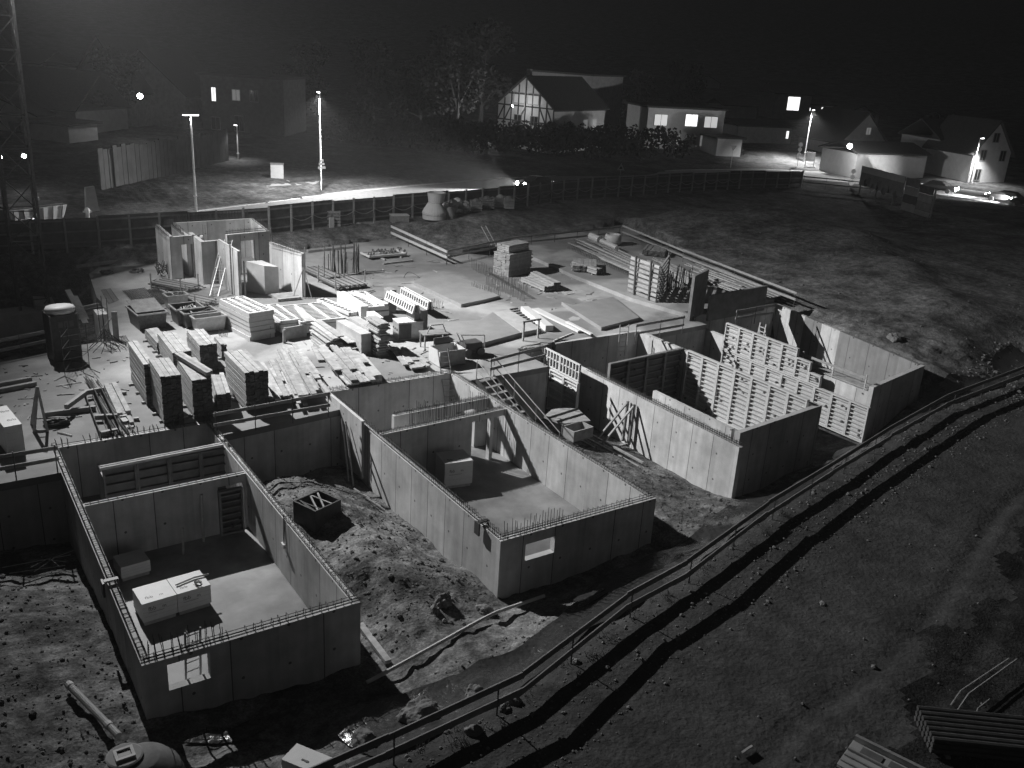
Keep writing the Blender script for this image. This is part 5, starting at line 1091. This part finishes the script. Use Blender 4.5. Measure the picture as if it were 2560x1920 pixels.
# ------------------------------------------------------------------ cars
def car(label, p, heading, lights='front', m='carp', L=4.3, watt=2500):
    o = thing('car', label, 'car', p, heading, group='cars on the road'); w_ = 1.75
    prof = [(-L/2, .35), (-L/2, .8), (-L*.42, .95), (-L*.28, 1.4), (L*.08, 1.45), (L*.24, .98), (L*.45, .85), (L/2, .7), (L/2, .35)]
    mb = MB(); n = len(prof)
    for i, (yy, k) in enumerate(((-w_/2, 1), (w_/2, 1))): mb.v += [(x, yy*(.82 if z > 1.2 else 1), z) for x, z in prof]
    mb.f += [tuple(range(n-1, -1, -1)), tuple(range(n, 2*n))]+[(i, (i+1) % n, n+(i+1) % n, n+i) for i in range(n)]; mb.build('body', m, o)
    for x in (-L*.3, L*.3):
        for y in (-w_/2, w_/2): wh_ = MB().lathe([(.05, -.1), (.31, -.1), (.33, 0), (.31, .1), (.05, .1)], n=14).build('wheel', 'plasticdark', o, (x, y*.95, .33), (pi/2, 0, 0))
    for s in (-1, 1): MB().face([(-L*.26, s*w_*.445, 1.0), (L*.2, s*w_*.475, 1.0), (L*.08, s*w_*.43, 1.36), (-L*.2, s*w_*.43, 1.36)]).build('side_window', 'glassd', o)
    MB().face([(L*.235, -.72, 1.0), (L*.235, .72, 1.0), (L*.095, .62, 1.43), (L*.095, -.62, 1.43)]).build('windscreen', 'glassd', o)
    for s in (-1, 1):
        MB().lathe([(.02, -.03), (.2, -.02), (.22, .02), (.08, .06)], n=10).build('headlight', 'headlight' if lights == 'front' else 'glassd', o, (L/2-.02, s*.6, .68), (0, pi/2, 0))
        MB().box((-L/2-.02, s*.7-.12, .72), (-L/2+.03, s*.7+.12, .86)).build('taillight', 'taillight', o)
    if lights == 'front':
        h = Vector((cos(heading), sin(heading), 0)); spot(Vector(p)+h*(L/2+.3)+Vector((0, 0, .75)), Vector(p)+h*22+Vector((0, 0, -.3)), watt, 70, .8, .1, 'headlight_beam')
    return o
car('car with lit headlights passing behind the crane mast', g('A', 250, 1545, .94), radians(14), watt=1500)
car('car with glaring headlights on the road behind the manhole rings', g('B', 1250, 1215, .94), radians(190), watt=90000)
car('car driving away beside the shed at the right', g('C', 1665, 1235, .94), radians(-75), 'front', watt=2500)
car('oncoming car with bright headlights at the far right', g('C', 2080, 1300, .94), radians(100), watt=14000)
car('car at the right picture edge, half out of view', g('C', 2250, 1330, .94), radians(105), watt=14000)
# ------------------------------------------------------------------ signs, box, skip container, hydrant
def sign(label, b, z, h, kind):
    o = thing('road_sign', label, 'sign', G(*b, z), group='road signs'); MB().tube([(0, 0, 0), (0, 0, h)], .04, 6).build('post', 'galv', o); f = Vector((-.565, -.825, 0)); s = Vector((.825, -.565, 0)); c = Vector((0, 0, h))+f*.06
    if kind == 'tri': MB().face([c-s*.5, c+s*.5, c+Vector((0, 0, .9))]).build('plate', 'white', o); MB().face([c-s*.22+f*.01+Vector((0, 0, .18)), c+s*.22+f*.01+Vector((0, 0, .18)), c+f*.01+Vector((0, 0, .55))]).build('symbol', 'plasticdark', o)
    if kind == 'yield': MB().face([c-s*.5+Vector((0, 0, .8)), c+Vector((0, 0, 0)), c+s*.5+Vector((0, 0, .8))]).build('plate', 'plyd', o)
    if kind == 'round':
        for k in range(3): MB().face([c+Vector((0, 0, -.2-.75*k))+(s*cos(t)+Vector((0, 0, sin(t))))*.32 for t in np.linspace(0, 2*pi, 12, False)]).build('plate', 'white' if k == 2 else 'galv', o)
    return o
sign('triangular warning sign on the verge behind the fence', q('B', 1802, 1125), .95, .6, 'tri'); sign('yield sign at the junction by the garage', q('C', 325, 1078), .95, 2.4, 'yield')
sign('post with three round signs near the junction lamp', q('C', 752, 1075), .95, 3.6, 'round'); sign('small round marker sign beyond the fence bend', q('C', 1098, 1200), .95, 2.2, 'round')
o = thing('utility_box', 'white utility box on the grass beyond the road', 'box', G(*q('A', 1742, 1148), 1.1), -.4); MB().box((0, 0, 0), (1.3, .7, 1.5)).build('body', 'white', o); MB().box((-.05, -.05, 1.5), (1.35, .75, 1.58)).build('lid', 'galv', o)
o = thing('noticeboard', 'small notice board under the junction lamp', 'notice board', G(*q('C', 800, 1075), .95), -.6)
for x in (0, 1.3): B('post', o, 'timberd', (.1, .1, 2.4), (x, 0, 0))
B('board', o, 'plasterd', (1.2, .06, 1.3), (.1, .02, 1.0))
o = thing('hydrant', 'white hydrant beside the road left of the stone pillar', 'hydrant', G(*q('A', 567, 1420), .95)); MB().lathe([(.16, 0), (.14, .6), (.22, .65), (.2, .9), (.08, 1.05)], n=10).build('body', 'white', o, smooth=True); MB().tube([(-.32, 0, .72), (.32, 0, .72)], .08, 6).build('nozzle', 'white', o)
o = thing('stone_pillar', 'pale wrapped pillar standing beside the hydrant', 'pillar', G(*q('A', 595, 1365), .98)); MB().hexa([(-.5, -.3, 0), (.5, -.3, 0), (.5, .4, 0), (-.5, .4, 0), (-.38, -.25, 2.0), (.3, -.25, 2.1), (.3, .3, 2.1), (-.38, .3, 2.0)]).build('body', 'plasterd', o)
p0, p1 = g('A', 60, 1490, .95), g('A', 440, 1440, .95)
o = thing('skip_container', 'long pale skip container beside the road behind the mast', 'skip', mw=frame(p0, p1-p0, Vector((-(p1-p0).y, (p1-p0).x, 0)))); L = (p1-p0).length
MB().hexa([(.4, 0, .1), (L-.5, 0, .1), (L-.5, 2, .1), (.4, 2, .1), (0, -.1, 1.5), (L, -.1, 1.5), (L, 2.1, 1.5), (0, 2.1, 1.5)]).build('body', 'plaster', o)
for i in range(6): MB().bar((.6+i*(L-1.2)/5, -.06, .2), (.4+i*(L-.8)/5, -.14, 1.45), .08, .06).build('rib', 'plasterd', o)
MB().box((.2, .1, 1.5), (L-.2, 1.9, 1.62)).build('load', 'rockm', o)
tag(MB().box((0, 0, 0), (.5, .4, .5)).build('marker_stone', 'white', None, G(*q('A', 215, 1310), 1.0)), 'small pale marker stone on the dark verge', 'marker')
# billboard
pa, pb = g('C', 1140, 1240, .9), g('C', 1600, 1400, .6)
dv = pb-pa; dv.z = 0; L = dv.length; bo = thing('billboard', 'large tilted site billboard with poster tiles beside the road', 'billboard', mw=frame((pa.x, pa.y, .9), dv, Vector((-dv.y, dv.x, 0))))
hb = tall(q('C', 1140, 1240), q('C', 1170, 1062), .9)
for i in range(5): B('post', bo, 'timberd', (.16, .16, hb), (i*(L-.16)/4, .12, -.6))
B('panorama_board', bo, 'plasterd', (L*.62, .1, hb*.68), (0, 0, hb*.3)); B('title_strip', bo, 'plaster', (L*.62, .02, hb*.22), (0, -.022, hb*.76))
for i in range(9): MB().lathe([(.02, 0), (.5, .1), (.35, .5), (.1, .8)], n=7).build('print', ('leaf', 'plyd', 'galv')[i % 3], bo, (L*.1+i*L*.055, -.012, hb*(.42+.1*sin(i*2.1))), (pi/2, 0, i)).scale = (1, 1, .02)
tw, thh = L*.18, hb*.27
for r in range(4):
    for c in range(2): B('poster', bo, ('plyd', 'plasterd', 'formdark', 'galv')[(r*3+c*2) % 4], (tw*.96, .05, thh*.95), (L*.64+c*tw, -.01, hb*.98-thh*(r+1)-.35*c)); 
# ------------------------------------------------------------------ trees and hedges
def leaf_mesh(n, clumps, size, seed, m='leaf'):
    rnd = random.Random(seed); mb = MB()
    for i in range(n):
        c = rnd.choice(clumps); d = Vector((rnd.gauss(0, 1), rnd.gauss(0, 1), rnd.gauss(0, 1))); d = d.normalized()*rnd.random()**.45
        p = Vector(c[:3])+Vector((d.x*c[3], d.y*c[3], d.z*c[4])); u = Vector((rnd.gauss(0, 1), rnd.gauss(0, 1), rnd.gauss(0, .6))).normalized(); v = u.cross(Vector((rnd.gauss(0, 1), rnd.gauss(0, 1), rnd.gauss(0, 1)))).normalized(); s = size*rnd.uniform(.6, 1.3)
        mb.face([p-u*s-v*s*.6, p+u*s-v*s*.6, p+u*s+v*s*.6, p-u*s+v*s*.6])
    me = bpy.data.meshes.new('crown'); me.from_pydata(mb.v, [], mb.f); me.materials.append(MATS[m]); me.update(); return me
crowns = []
for sd in range(3):
    r = random.Random(sd); cl = [(r.uniform(-2.6, 2.6), r.uniform(-2.6, 2.6), r.uniform(4, 12), r.uniform(1.0, 1.9), r.uniform(.9, 1.8)) for _ in range(24)]; crowns.append((leaf_mesh(2600, cl, .2, sd), cl))
def tree(label, p, s, k):
    o = thing('tree', label, 'tree', p, k*1.3, group='dark trees behind the road'); put('crown', crowns[k % 3][0], o, scale=(s, s, s)); mb = MB(); mb.tube([(0, 0, -1), (.1*s, 0, 4*s), (0, .1*s, 10*s)], [.35*s, .22*s, .06*s], 7)
    for c in crowns[k % 3][1][:10]: mb.tube([(0, 0, 3*s+.1*c[2]), (c[0]*s*.9, c[1]*s*.9, c[2]*s)], [.09*s, .02*s], 4)
    mb.build('trunk', 'bark', o)
tl = ['tall dark tree left of the half-timbered house', 'bare dark tree nearest the half-timbered gable', 'dark tree in the middle behind the field', 'dark bushy tree behind the grey lit house', 'dark tree beyond the tallest lamp', 'dark tree at the upper left roofs', 'dim tree between the annex and modern house', 'small dark tree right of the barn lamp', 'dark hillside tree above the modern house']
for k, (x, y, dep, s) in enumerate(((1140, 350, 150, 1.3), (1200, 345, 160, 1.55), (1050, 355, 150, 1.15), (760, 340, 150, 1.1), (930, 350, 145, 1.2), (300, 330, 125, .9), (1590, 345, 165, .9), (2330, 420, 150, .7), (1700, 320, 210, 1.2))):
    tree(tl[k], far(x, y, dep), s, k)
hcl = [(x, random.uniform(-.8, .8), random.uniform(.4, 2.2), 1.0, .9) for x in np.arange(-9, 9, .7)]
hm = leaf_mesh(3200, hcl, .16, 77)
for k, (x, y, dep) in enumerate(((1130, 372, 128), (1290, 378, 132), (1430, 385, 132), (1560, 388, 132), (990, 370, 128))):
    o = put('hedge', hm, None, far(x, y, dep), (0, 0, radians(-34))); tag(o, ('hedge at the left below the half-timbered house', 'hedge directly below the half-timbered gable', 'hedge right of the half-timbered house', 'hedge at the right end below the annex', 'leftmost stretch of hedge behind the field')[k], 'hedge', 'hedges behind the field'); o.scale = (1.1, 1.1, 1.5)
bl = leaf_mesh(700, [(0, 0, .9, .8, 1.0), (0, 0, 1.7, .45, .7)], .1, 5)
for k, (x, y) in enumerate((q('C', 250, 1010), q('C', 378, 1020))): tag(put('clipped_shrub', bl, None, G(x, y, 1.0)), ('left', 'right')[k]+' clipped shrub beside the small garage', 'shrub', 'shrubs by the garage')
# rings, rubble and boxes behind the slab
o = thing('manhole_rings', 'stacked concrete manhole rings on the rear bank', 'concrete rings', g('B', 605, 1405, 1.15)); o.scale = (.82, .82, .82)
MB().lathe([(1.25, 0), (1.25, .45), (1.1, .47)], n=24).build('ring', 'plaster', o, smooth=False); MB().lathe([(1.28, .5), (1.28, .75), (.7, 1.7), (.66, 1.7)], n=24).build('cone', 'plaster', o); MB().lathe([(.82, 1.72), (.95, 2.6), (1.0, 2.75), (.9, 2.75), (.75, 2.4)], n=24).build('ring', 'plaster', o, (.25, .1, 0)); 
o = thing('manhole_cone', 'small concrete cone leaning right of the manhole rings', 'concrete cone', g('B', 690, 1400, 1.15)); MB().lathe([(.75, 0), (.7, .3), (.4, 1.0), (.35, 1.0)], n=18).build('cone', 'plasterd', o)
o = thing('rubble_bags', 'heap of pale sacks and rubble beside the manhole rings', 'sacks', g('B', 770, 1380, 1.15))
for k in range(14): b_ = MB().lathe([(.1, -.3), (.38, -.2), (.45, 0), (.36, .2), (.1, .3)], n=7).build('sack', 'white' if k % 3 else 'galv', o, (random.uniform(-1.2, 1.2), random.uniform(-.5, .5), .3+random.uniform(0, 1.1)*(1-abs(k-7)/9)), (random.random(), random.random(), random.random()*3))
for k, (x, y, w_) in enumerate(((845, 1365, 1.0), (905, 1345, 1.3), (985, 1335, 1.5), (1060, 1345, .9))):
    o = thing('material_crate', ('slatted crate nearest the rubble sacks', 'open crate heaped with scrap behind the slatted crate', 'wide crate of scrap in the crate row', 'dark crate at the right end of the crate row')[k], 'crate', g('B', x, y, 1.15), -.35, group='crates on the rear bank')
    for s in range(4): B('slat', o, 'timberd' if k == 3 else 'galv', (w_, .05, .2), (0, 0, .05+s*.24)); B('slat', o, 'timberd', (.05, .9, .2), (0, .06, .05+s*.24)); B('slat', o, 'timberd', (.05, .9, .2), (w_-.05, .06, .05+s*.24))
    B('back', o, 'timberd', (w_, .05, .95), (0, .97, .05)); MB().lathe([(.35, 0), (.4, .12), (.2, .3), (.02, .36)], n=7).build('load', 'white' if k == 2 else 'galv', o, (w_/2, .5, .85))
o = thing('pale_box', 'small pale box on the bank above the bright boards', 'box', g('B', 335, 1450, .6), -.2); MB().box((0, 0, 0), (1.5, .9, .8)).build('body', 'galv', o); MB().box((-.04, -.04, .8), (1.54, .94, .86)).build('lid', 'white', o)
o = thing('slatted_pallet', 'slatted pallet leaning on the fence behind the slab', 'pallet', g('A', 2065, 1465, .7), -.25)
for s in range(5): B('slat', o, 'timberd', (1.6, .05, .2), (0, 0, .1+s*.27))
for x in (0, .75, 1.5): B('runner', o, 'timberd', (.1, .1, 1.4), (x, .052, 0))
tag(MB().box((0, 0, 0), (.4, .15, .9)).build('white_board', 'white', None, g('A', 2120, 1470, .7)), 'white board leaning beside the slatted pallet', 'board')
o = thing('switch_cabinet', 'dark switch cabinet with two pale plates at the fence', 'cabinet', g('1', 1690, 330, .3), -.1); MB().box((0, 0, 0), (1.9, .6, 2.1)).build('body', 'plyd', o)
for x in (.3, 1.4): B('plate', o, 'galv', (.3, .02, .14), (x, -.021, 1.8))
for k, (x, y) in enumerate(((880, 440), (985, 500))):
    pa, pb = (g('1', 990, 430, .3), g('1', 2060, 310, .3)) if k == 0 else (g('1', 1000, 560, .1), g('1', 2060, 430, .1)); tag(MB().bar(pa, pb, .12, .22).build('ledge_beam', 'timberd'), ('upper', 'lower')[k]+' long beam on the bank behind the rear slab', 'beam', 'ledge beams')

# ------------------------------------------------------------------ night haze
hzm = bpy.data.materials.new('haze_air'); hzm.use_nodes = True; ht = hzm.node_tree; ht.nodes.clear()
pv = ht.nodes.new('ShaderNodeVolumePrincipled'); pv.inputs['Color'].default_value = (.9, .9, .9, 1); pv.inputs['Density'].default_value = HAZE; pv.inputs['Anisotropy'].default_value = .2
ho = ht.nodes.new('ShaderNodeOutputMaterial'); ht.links.new(pv.outputs[0], ho.inputs['Volume']); MATS['haze_air'] = hzm
tag(MB().box((-425, -305, -8), (905, 905, 140)).build('haze', 'haze_air'), 'thin night haze hanging over the whole site', 'haze', kind='stuff')
# ------------------------------------------------------------------ foreground and right-hand ground
def on_ground(t, x, y, z0=-1.0, n=6):
    z = z0
    for _ in range(n): p = g(t, x, y, z); z = gz(p.x, p.y)
    return g(t, x, y, z)
# corrugated drain pipe and shaft
A_, B_ = on_ground('G', 440, 1150)+Vector((0, 0, .25)), on_ground('G', 770, 1500)+Vector((0, 0, .3))
o = thing('drain_pipe', 'pale corrugated drain pipe lying on the ground at the lower left', 'pipe', A_); d = B_-A_
n = 120; pts = [d*(i/(n-1)) for i in range(n)]; MB().tube(pts, [.088 if i % 2 else .096 for i in range(n)], 12).build('tube', 'plaster', o)
for u in (.02, .78): MB().tube([d*u, d*(u+.05)], .108, 12).build('collar', 'plaster', o)
c = g('G', 800, 1560, -.7); o = thing('shaft_dome', 'dark round plastic shaft with a square handled lid', 'inspection shaft', (c.x+.3, c.y-.2, -1.69))
MB().lathe([(.98, -.3), (1.0, .2), (.92, .5), (.72, .75), (.45, .9), (.42, .92)], n=32).build('body', 'cloth', o, smooth=True)
MB().lathe([(.4, .88), (.42, .97), (.38, .99), (.02, .99)], n=28).build('lid', 'plasterd', o, (-.3, .2, .0))
for s in ((-.22, -.2, .44, .07), (-.22, .13, .44, .07), (-.22, -.13, .07, .26), (.15, -.13, .07, .26)): B('handle', o, 'plaster', (s[2], s[3], .06), (s[0]-.3, s[1]+.2, .992))
B('handle_plate', o, 'plasticdark', (.28, .24, .02), (-.44, .08, .992))
# long pale pipe on the bank
kp = ((172, 1140), (560, 930), (960, 700), (1010, 680), (1310, 578)); P_ = []
for a_, b_ in zip(kp[:-1], kp[1:]):
    for u in (0, .33, .66): P_.append(on_ground('H', a_[0]+(b_[0]-a_[0])*u, a_[1]+(b_[1]-a_[1])*u)+Vector((0, 0, .24)))
P_.append(on_ground('H', *kp[-1])+Vector((0, 0, .24)))
for _ in range(4): P_ = [P_[0]]+[P_[i]*.4+(P_[i-1]+P_[i+1])*.3 for i in range(1, len(P_)-1)]+[P_[-1]]
tag(MB().tube(P_, .06, 10).build('long_pipe', 'plaster'), 'long pale pipe lying along the bank below the middle basement', 'pipe')
P_ = [on_ground('H', *p)+Vector((0, 0, .12)) for p in ((130, 745), (310, 985))]
tag(MB().bar(P_[0], P_[1], .2, .12).build('edge_board', 'timber'), 'pale board at the right corner of the nearest basement', 'board')
P_ = [on_ground('I', *p)+Vector((0, 0, .08)) for p in ((395, 1565), (460, 1520))]; tag(MB().bar(P_[0], P_[1], .06, .04).build('lath', 'timber'), 'short pale lath lying on the dark track', 'lath')
# white insulation pack
c = on_ground('G', 1830, 1640); o = thing('foam_pack', 'white foam board pack lying at the bottom edge', 'foam pack', c+Vector((-.12, -.12, -.05)), -1.0)
for k in range(5): B('sheet', o, 'white', (1.05+random.uniform(-.02, .02), .62, .088), (random.uniform(-.015, .015), random.uniform(-.015, .015), k*.09))
B('strap', o, 'plasticdark', (.2, .05, .01), (.45, .2, .45))
# foil along the bank
mb = MB(); NS = 150; NW = 9; RR = resample([Vector((x, y, 0)) for x, y in RAIL[1:]], NS)
vv = []
for i, p in enumerate(RR):
    d = (RR[min(i+1, NS-1)]-RR[max(i-1, 0)]).normalized(); nrm = Vector((-d.y, d.x, 0)); w_ = 2.0+.5*sin(i*.23)+.4*noise.noise(Vector((i*.17, 1, 0)))
    for j in range(NW): vv.append(p+nrm*(.45+w_*j/(NW-1)+.25*noise.noise(Vector((i*.2, j*.3, 4)))))
zz = ground_z([v.x for v in vv], [v.y for v in vv])
for k, v in enumerate(vv):
    j = k % NW; mb.v.append((v.x, v.y, zz[k]+.05+.09*abs(noise.noise(Vector((v.x*1.9, v.y*4.3, 2))))+(.05 if j in (0, NW-1) else 0)))
for i in range(NS-1):
    for j in range(NW-1): a = i*NW+j; mb.f.append((a, a+NW, a+NW+1, a+1))
tag(mb.build('foil_sheet', 'foil', smooth=True), 'crumpled dark foil sheet covering the bank beside the long guard rail', 'foil')
def drape(label, pts, t, m='foil', name='foil_scrap'):
    P_ = [on_ground(t, *p) for p in pts]; c = sum(P_, Vector())/len(P_); mb = MB(); n = len(P_); rings = 5
    mb.v.append(tuple(c+Vector((0, 0, .14))))
    for r in range(1, rings+1):
        for p in P_: v = c.lerp(p, r/rings); v.z += .04+.12*abs(noise.noise(v*3.1)); mb.v.append(tuple(v))
    for k in range(n): mb.f.append((0, 1+k, 1+(k+1) % n))
    for r in range(rings-1):
        for k in range(n): a = 1+r*n+k; b_ = 1+r*n+(k+1) % n; mb.f.append((a, a+n, b_+n, b_))
    tag(mb.build(name, m, smooth=True), label, 'foil', 'foil scraps')
drape('glossy crumpled foil at the foot of the nearest basement', ((1180, 1490), (1330, 1390), (1500, 1400), (1640, 1330), (1720, 1390), (1560, 1480), (1400, 1500)), 'G')
drape('crumpled foil at the lower left behind the rebar scraps', ((0, 290), (90, 280), (180, 330), (120, 400), (0, 420)), 'G')
drape('dark foil heap beside the pale long pipe', ((1480, 560), (1620, 520), (1790, 430), (1900, 450), (1700, 540), (1560, 620)), 'H')
# boulders and stones
def rock_mesh(seed, sub=2):
    bm = bmesh.new(); bmesh.ops.create_icosphere(bm, subdivisions=sub, radius=1); o_ = Vector((seed*7.3, 1, 2))
    for v in bm.verts: v.co *= 1+.38*noise.noise(v.co*1.3+o_)+.12*noise.noise(v.co*3.5+o_)+.05*noise.noise(v.co*8+o_)
    me = bpy.data.meshes.new('rock'); bm.to_mesh(me); bm.free(); me.materials.append(MATS['rockm']); return me
rocks = [rock_mesh(i, 4) for i in range(4)]
RK = (('H', 520, 1320, .62, .42, 'largest pale boulder below the long guard rail'), ('H', 165, 1500, .42, .32, 'boulder at the bottom edge left of the largest one'), ('H', 665, 590, .3, .3, 'block of stone at the foot of the earth mound'), ('H', 930, 640, .3, .2, 'flat stone near the middle basement corner'), ('H', 860, 1180, .34, .25, 'stone half hidden beside the guard rail boards'), ('H', 1110, 1220, .26, .2, 'stone between the guard rail and the track'), ('H', 1060, 1270, .2, .15, 'small stone under the guard rail'), ('H', 860, 1420, .22, .18, 'dark stone on the track side of the rail'), ('F', 1370, 540, .5, .35, 'stone on the right-hand spoil slope'), ('F', 1220, 520, .4, .3, 'small rock at the top of the farthest basement'), ('H', 610, 640, .2, .2, 'little stone below the block of stone'))
for k, (t, x, y, s, sz, lab) in enumerate(RK): tag(put('boulder', rocks[k % 4], None, on_ground(t, x, y)+Vector((0, 0, sz*.2)), (0, 0, k*1.7), (s, s*.75, sz)), lab, 'boulder', 'boulders on the site')
cl = MB(); small = rock_mesh(9, 1); sv = [v.co.copy() for v in small.vertices]; sf = [tuple(p.vertices) for p in small.polygons]
cand = []
for k in range(9500):
    r = random.random()
    if r < .45: i = random.randrange(NS); p = RR[i]; x, y = p.x+random.uniform(-.5, .5), p.y+random.uniform(-2.6, 3.2)
    elif r < .62: x, y = random.uniform(9.5, 14.7), random.uniform(-9, 4.5)
    elif r < .75: x, y = random.uniform(22, 29), random.uniform(-9, 4)
    elif r < .9: x, y = random.uniform(-3, 3), random.uniform(-12, 2)
    elif r < .94: i = random.randrange(NS); p = RR[i]; o_ = random.uniform(1, 9); x, y = p.x+o_*.25, p.y-o_
    else: x, y = random.uniform(50, 75), random.uniform(-4, 35)
    cand.append((x, y))
cz = ground_z([c[0] for c in cand], [c[1] for c in cand])
for (x, y), z in zip(cand, cz):
    if any(h[0]-.1 < x < h[1]+.1 and h[2]-.1 < y < h[3] for h in (H1, H2, H3, H4)): continue
    s = min(.13, .014+random.expovariate(1)*.016)*(1.6 if x > 48 else 1); a = random.uniform(0, 6); ca, sa = cos(a)*s, sin(a)*s; n = len(cl.v)
    cl.v += [(x+v.x*ca-v.y*sa, y+v.x*sa+v.y*ca, z+v.z*s*.7+s*.2) for v in sv]; cl.f += [tuple(i+n for i in f) for f in sf]
tag(cl.build('gravel', 'rockm'), 'loose clods and stones scattered over the bare earth', 'gravel', kind='stuff')
# open dark crate between the houses
c = on_ground('D', 2030, 1785); o = thing('open_crate', 'dark open crate with scrap on the earth between two basements', 'crate', c, .35)
for s in ((0, 0, 1.25, .06), (0, 1.14, 1.25, .06), (0, .06, .06, 1.08), (1.19, .06, .06, 1.08)): B('side', o, 'plasticdark', (s[2], s[3], .85), (s[0], s[1], .05))
B('bottom', o, 'plasticdark', (1.25, 1.2, .05), (0, 0, 0))
for k in range(6): MB().bar((random.uniform(.1, 1.1), .1, .7), (random.uniform(.1, 1.1), 1.1, .85), .06, .04).build('scrap', 'timber' if k % 2 else 'steel', o)
for k in range(3):
    a, b = on_ground('E', 90+40*k, 1510+30*k)+Vector((0, 0, .1)), on_ground('E', 230+30*k, 1600+25*k)+Vector((0, 0, .1)); tag(MB().tube([a, b], .04, 6).build('scrap_pipe', 'galv'), ('upper', 'middle', 'lower')[k]+' of three scrap pipes on the earth mound between basements', 'pipe', 'scrap pipes')
o = thing('rebar_scraps', 'scattered bent rebar scraps at the left picture edge', 'rebar scraps', on_ground('G', 300, 360))
for k in range(16): MB().tube([(random.uniform(-1.5, .5), random.uniform(-.6, .6), random.uniform(.05, .3)), (random.uniform(-.3, 1.2), random.uniform(-.5, .5), random.uniform(.05, .5))], .015, 4).build('bar', 'rebar' if k % 2 else 'galv', o)
# lower right: flatbed trailer and pipe stack
c0, c1, c2 = G(2095, 1905, .4), G(2154, 1848, .4), G(2330, 1935, .4); ax = c2-c1; ay = c1-c0; W_ = ay.length
o = thing('flatbed_trailer', 'grey flatbed trailer with a row of dark openings at the lower right', 'trailer', mw=frame((c0.x, c0.y, -.65), ax, ay))
B('deck', o, 'plasterd', (4.2, W_, .08), (0, 0, .9)); B('side_board', o, 'plasterd', (4.2, .06, .35), (0, -.03, .6)); B('side_board', o, 'plasterd', (4.2, .06, .35), (0, W_-.03, .6)); B('end_board', o, 'plasterd', (.06, W_-.1, .35), (-.03, .05, .6))
B('edge_rail', o, 'galv', (4.2, .09, .14), (0, W_-.09, .982)); B('edge_rail', o, 'galv', (4.2, .05, .06), (0, W_*.55, .982))
for k in range(6): B('opening', o, 'formdark', (.5, W_*.2, .02), (.25+k*.66, W_*.64, .982))
for k in range(2): B('deck_rib', o, 'galv', (4.2, .04, .04), (0, W_*(.15+.2*k), .981))
for x in (1.6, 2.5):
    for y in (.1, W_-.1): MB().lathe([(.05, -.1), (.3, -.1), (.32, 0), (.3, .1), (.05, .1)], n=14).build('wheel', 'plasticdark', o, (x, y, .32), (pi/2, 0, 0))
c = on_ground('I', 1600, 1560); o = thing('pipe_stack', 'dark stack of long pipes on bearers at the lower right corner', 'pipe stack', c, radians(-38))
for k in range(3):
    for i in range(7): MB().tube([(0, i*.2, .16+k*.17), (4.2, i*.2+random.uniform(-.03, .03), .16+k*.17)], .08, 8).build('pipe', 'plasticdark', o)
for x in (.4, 3.6): B('bearer', o, 'timberd', (.12, 1.5, .08), (x, -.1, 0))
for k, (a, b, c_) in enumerate((((1725, 1300), (1790, 1205), (2100, 995)), ((1770, 1330), (1840, 1225), (2150, 1000)), ((1870, 1390), (1900, 1320), (1975, 1260)))):
    P_ = [on_ground('I', *p)+Vector((0, 0, .3)) for p in (a, b, c_)]; tag(MB().tube(P_, .025, 5).build('bent_rod', 'galv'), ('upper', 'middle', 'lower')[k]+' of three bent rods lying behind the pipe stack', 'rod', 'bent rods')
tag(put('white_stone', rocks[1], None, on_ground('I', 915, 590), (0, 0, 1), (.14, .1, .06)), 'small white scrap lying on the dark track', 'scrap')
# tufts of dry grass on the dark verge
tf = MB()
for k in range(420):
    i = random.randrange(NS); p = RR[i]; off = random.choice((random.uniform(8.6, 10), random.uniform(9, 18), random.uniform(-.8, .5)))
    x, y = p.x+off*.25+random.uniform(-.6, .6), p.y-off; c_ = Vector((x, y, 0))
    for j in range(9): a = random.uniform(0, 6.3); l = random.uniform(.08, .3); b_ = c_+Vector((random.gauss(0, .1), random.gauss(0, .1), 0)); tf.v += [tuple(b_+Vector((.012, 0, 0))), tuple(b_-Vector((.012, 0, 0))), tuple(b_+Vector((cos(a)*l*.6, sin(a)*l*.6, l)))]; n = len(tf.v); tf.f.append((n-3, n-2, n-1))
tz = ground_z([v[0] for v in tf.v[::27]], [v[1] for v in tf.v[::27]])
tf.v = [(v[0], v[1], v[2]+tz[i//27]) for i, v in enumerate(tf.v)]
mat('drygrass', .22, .9, .4, 3); tag(tf.build('grass', 'drygrass'), 'sparse dry grass tufts on the dark verge of the track', 'grass', kind='stuff')
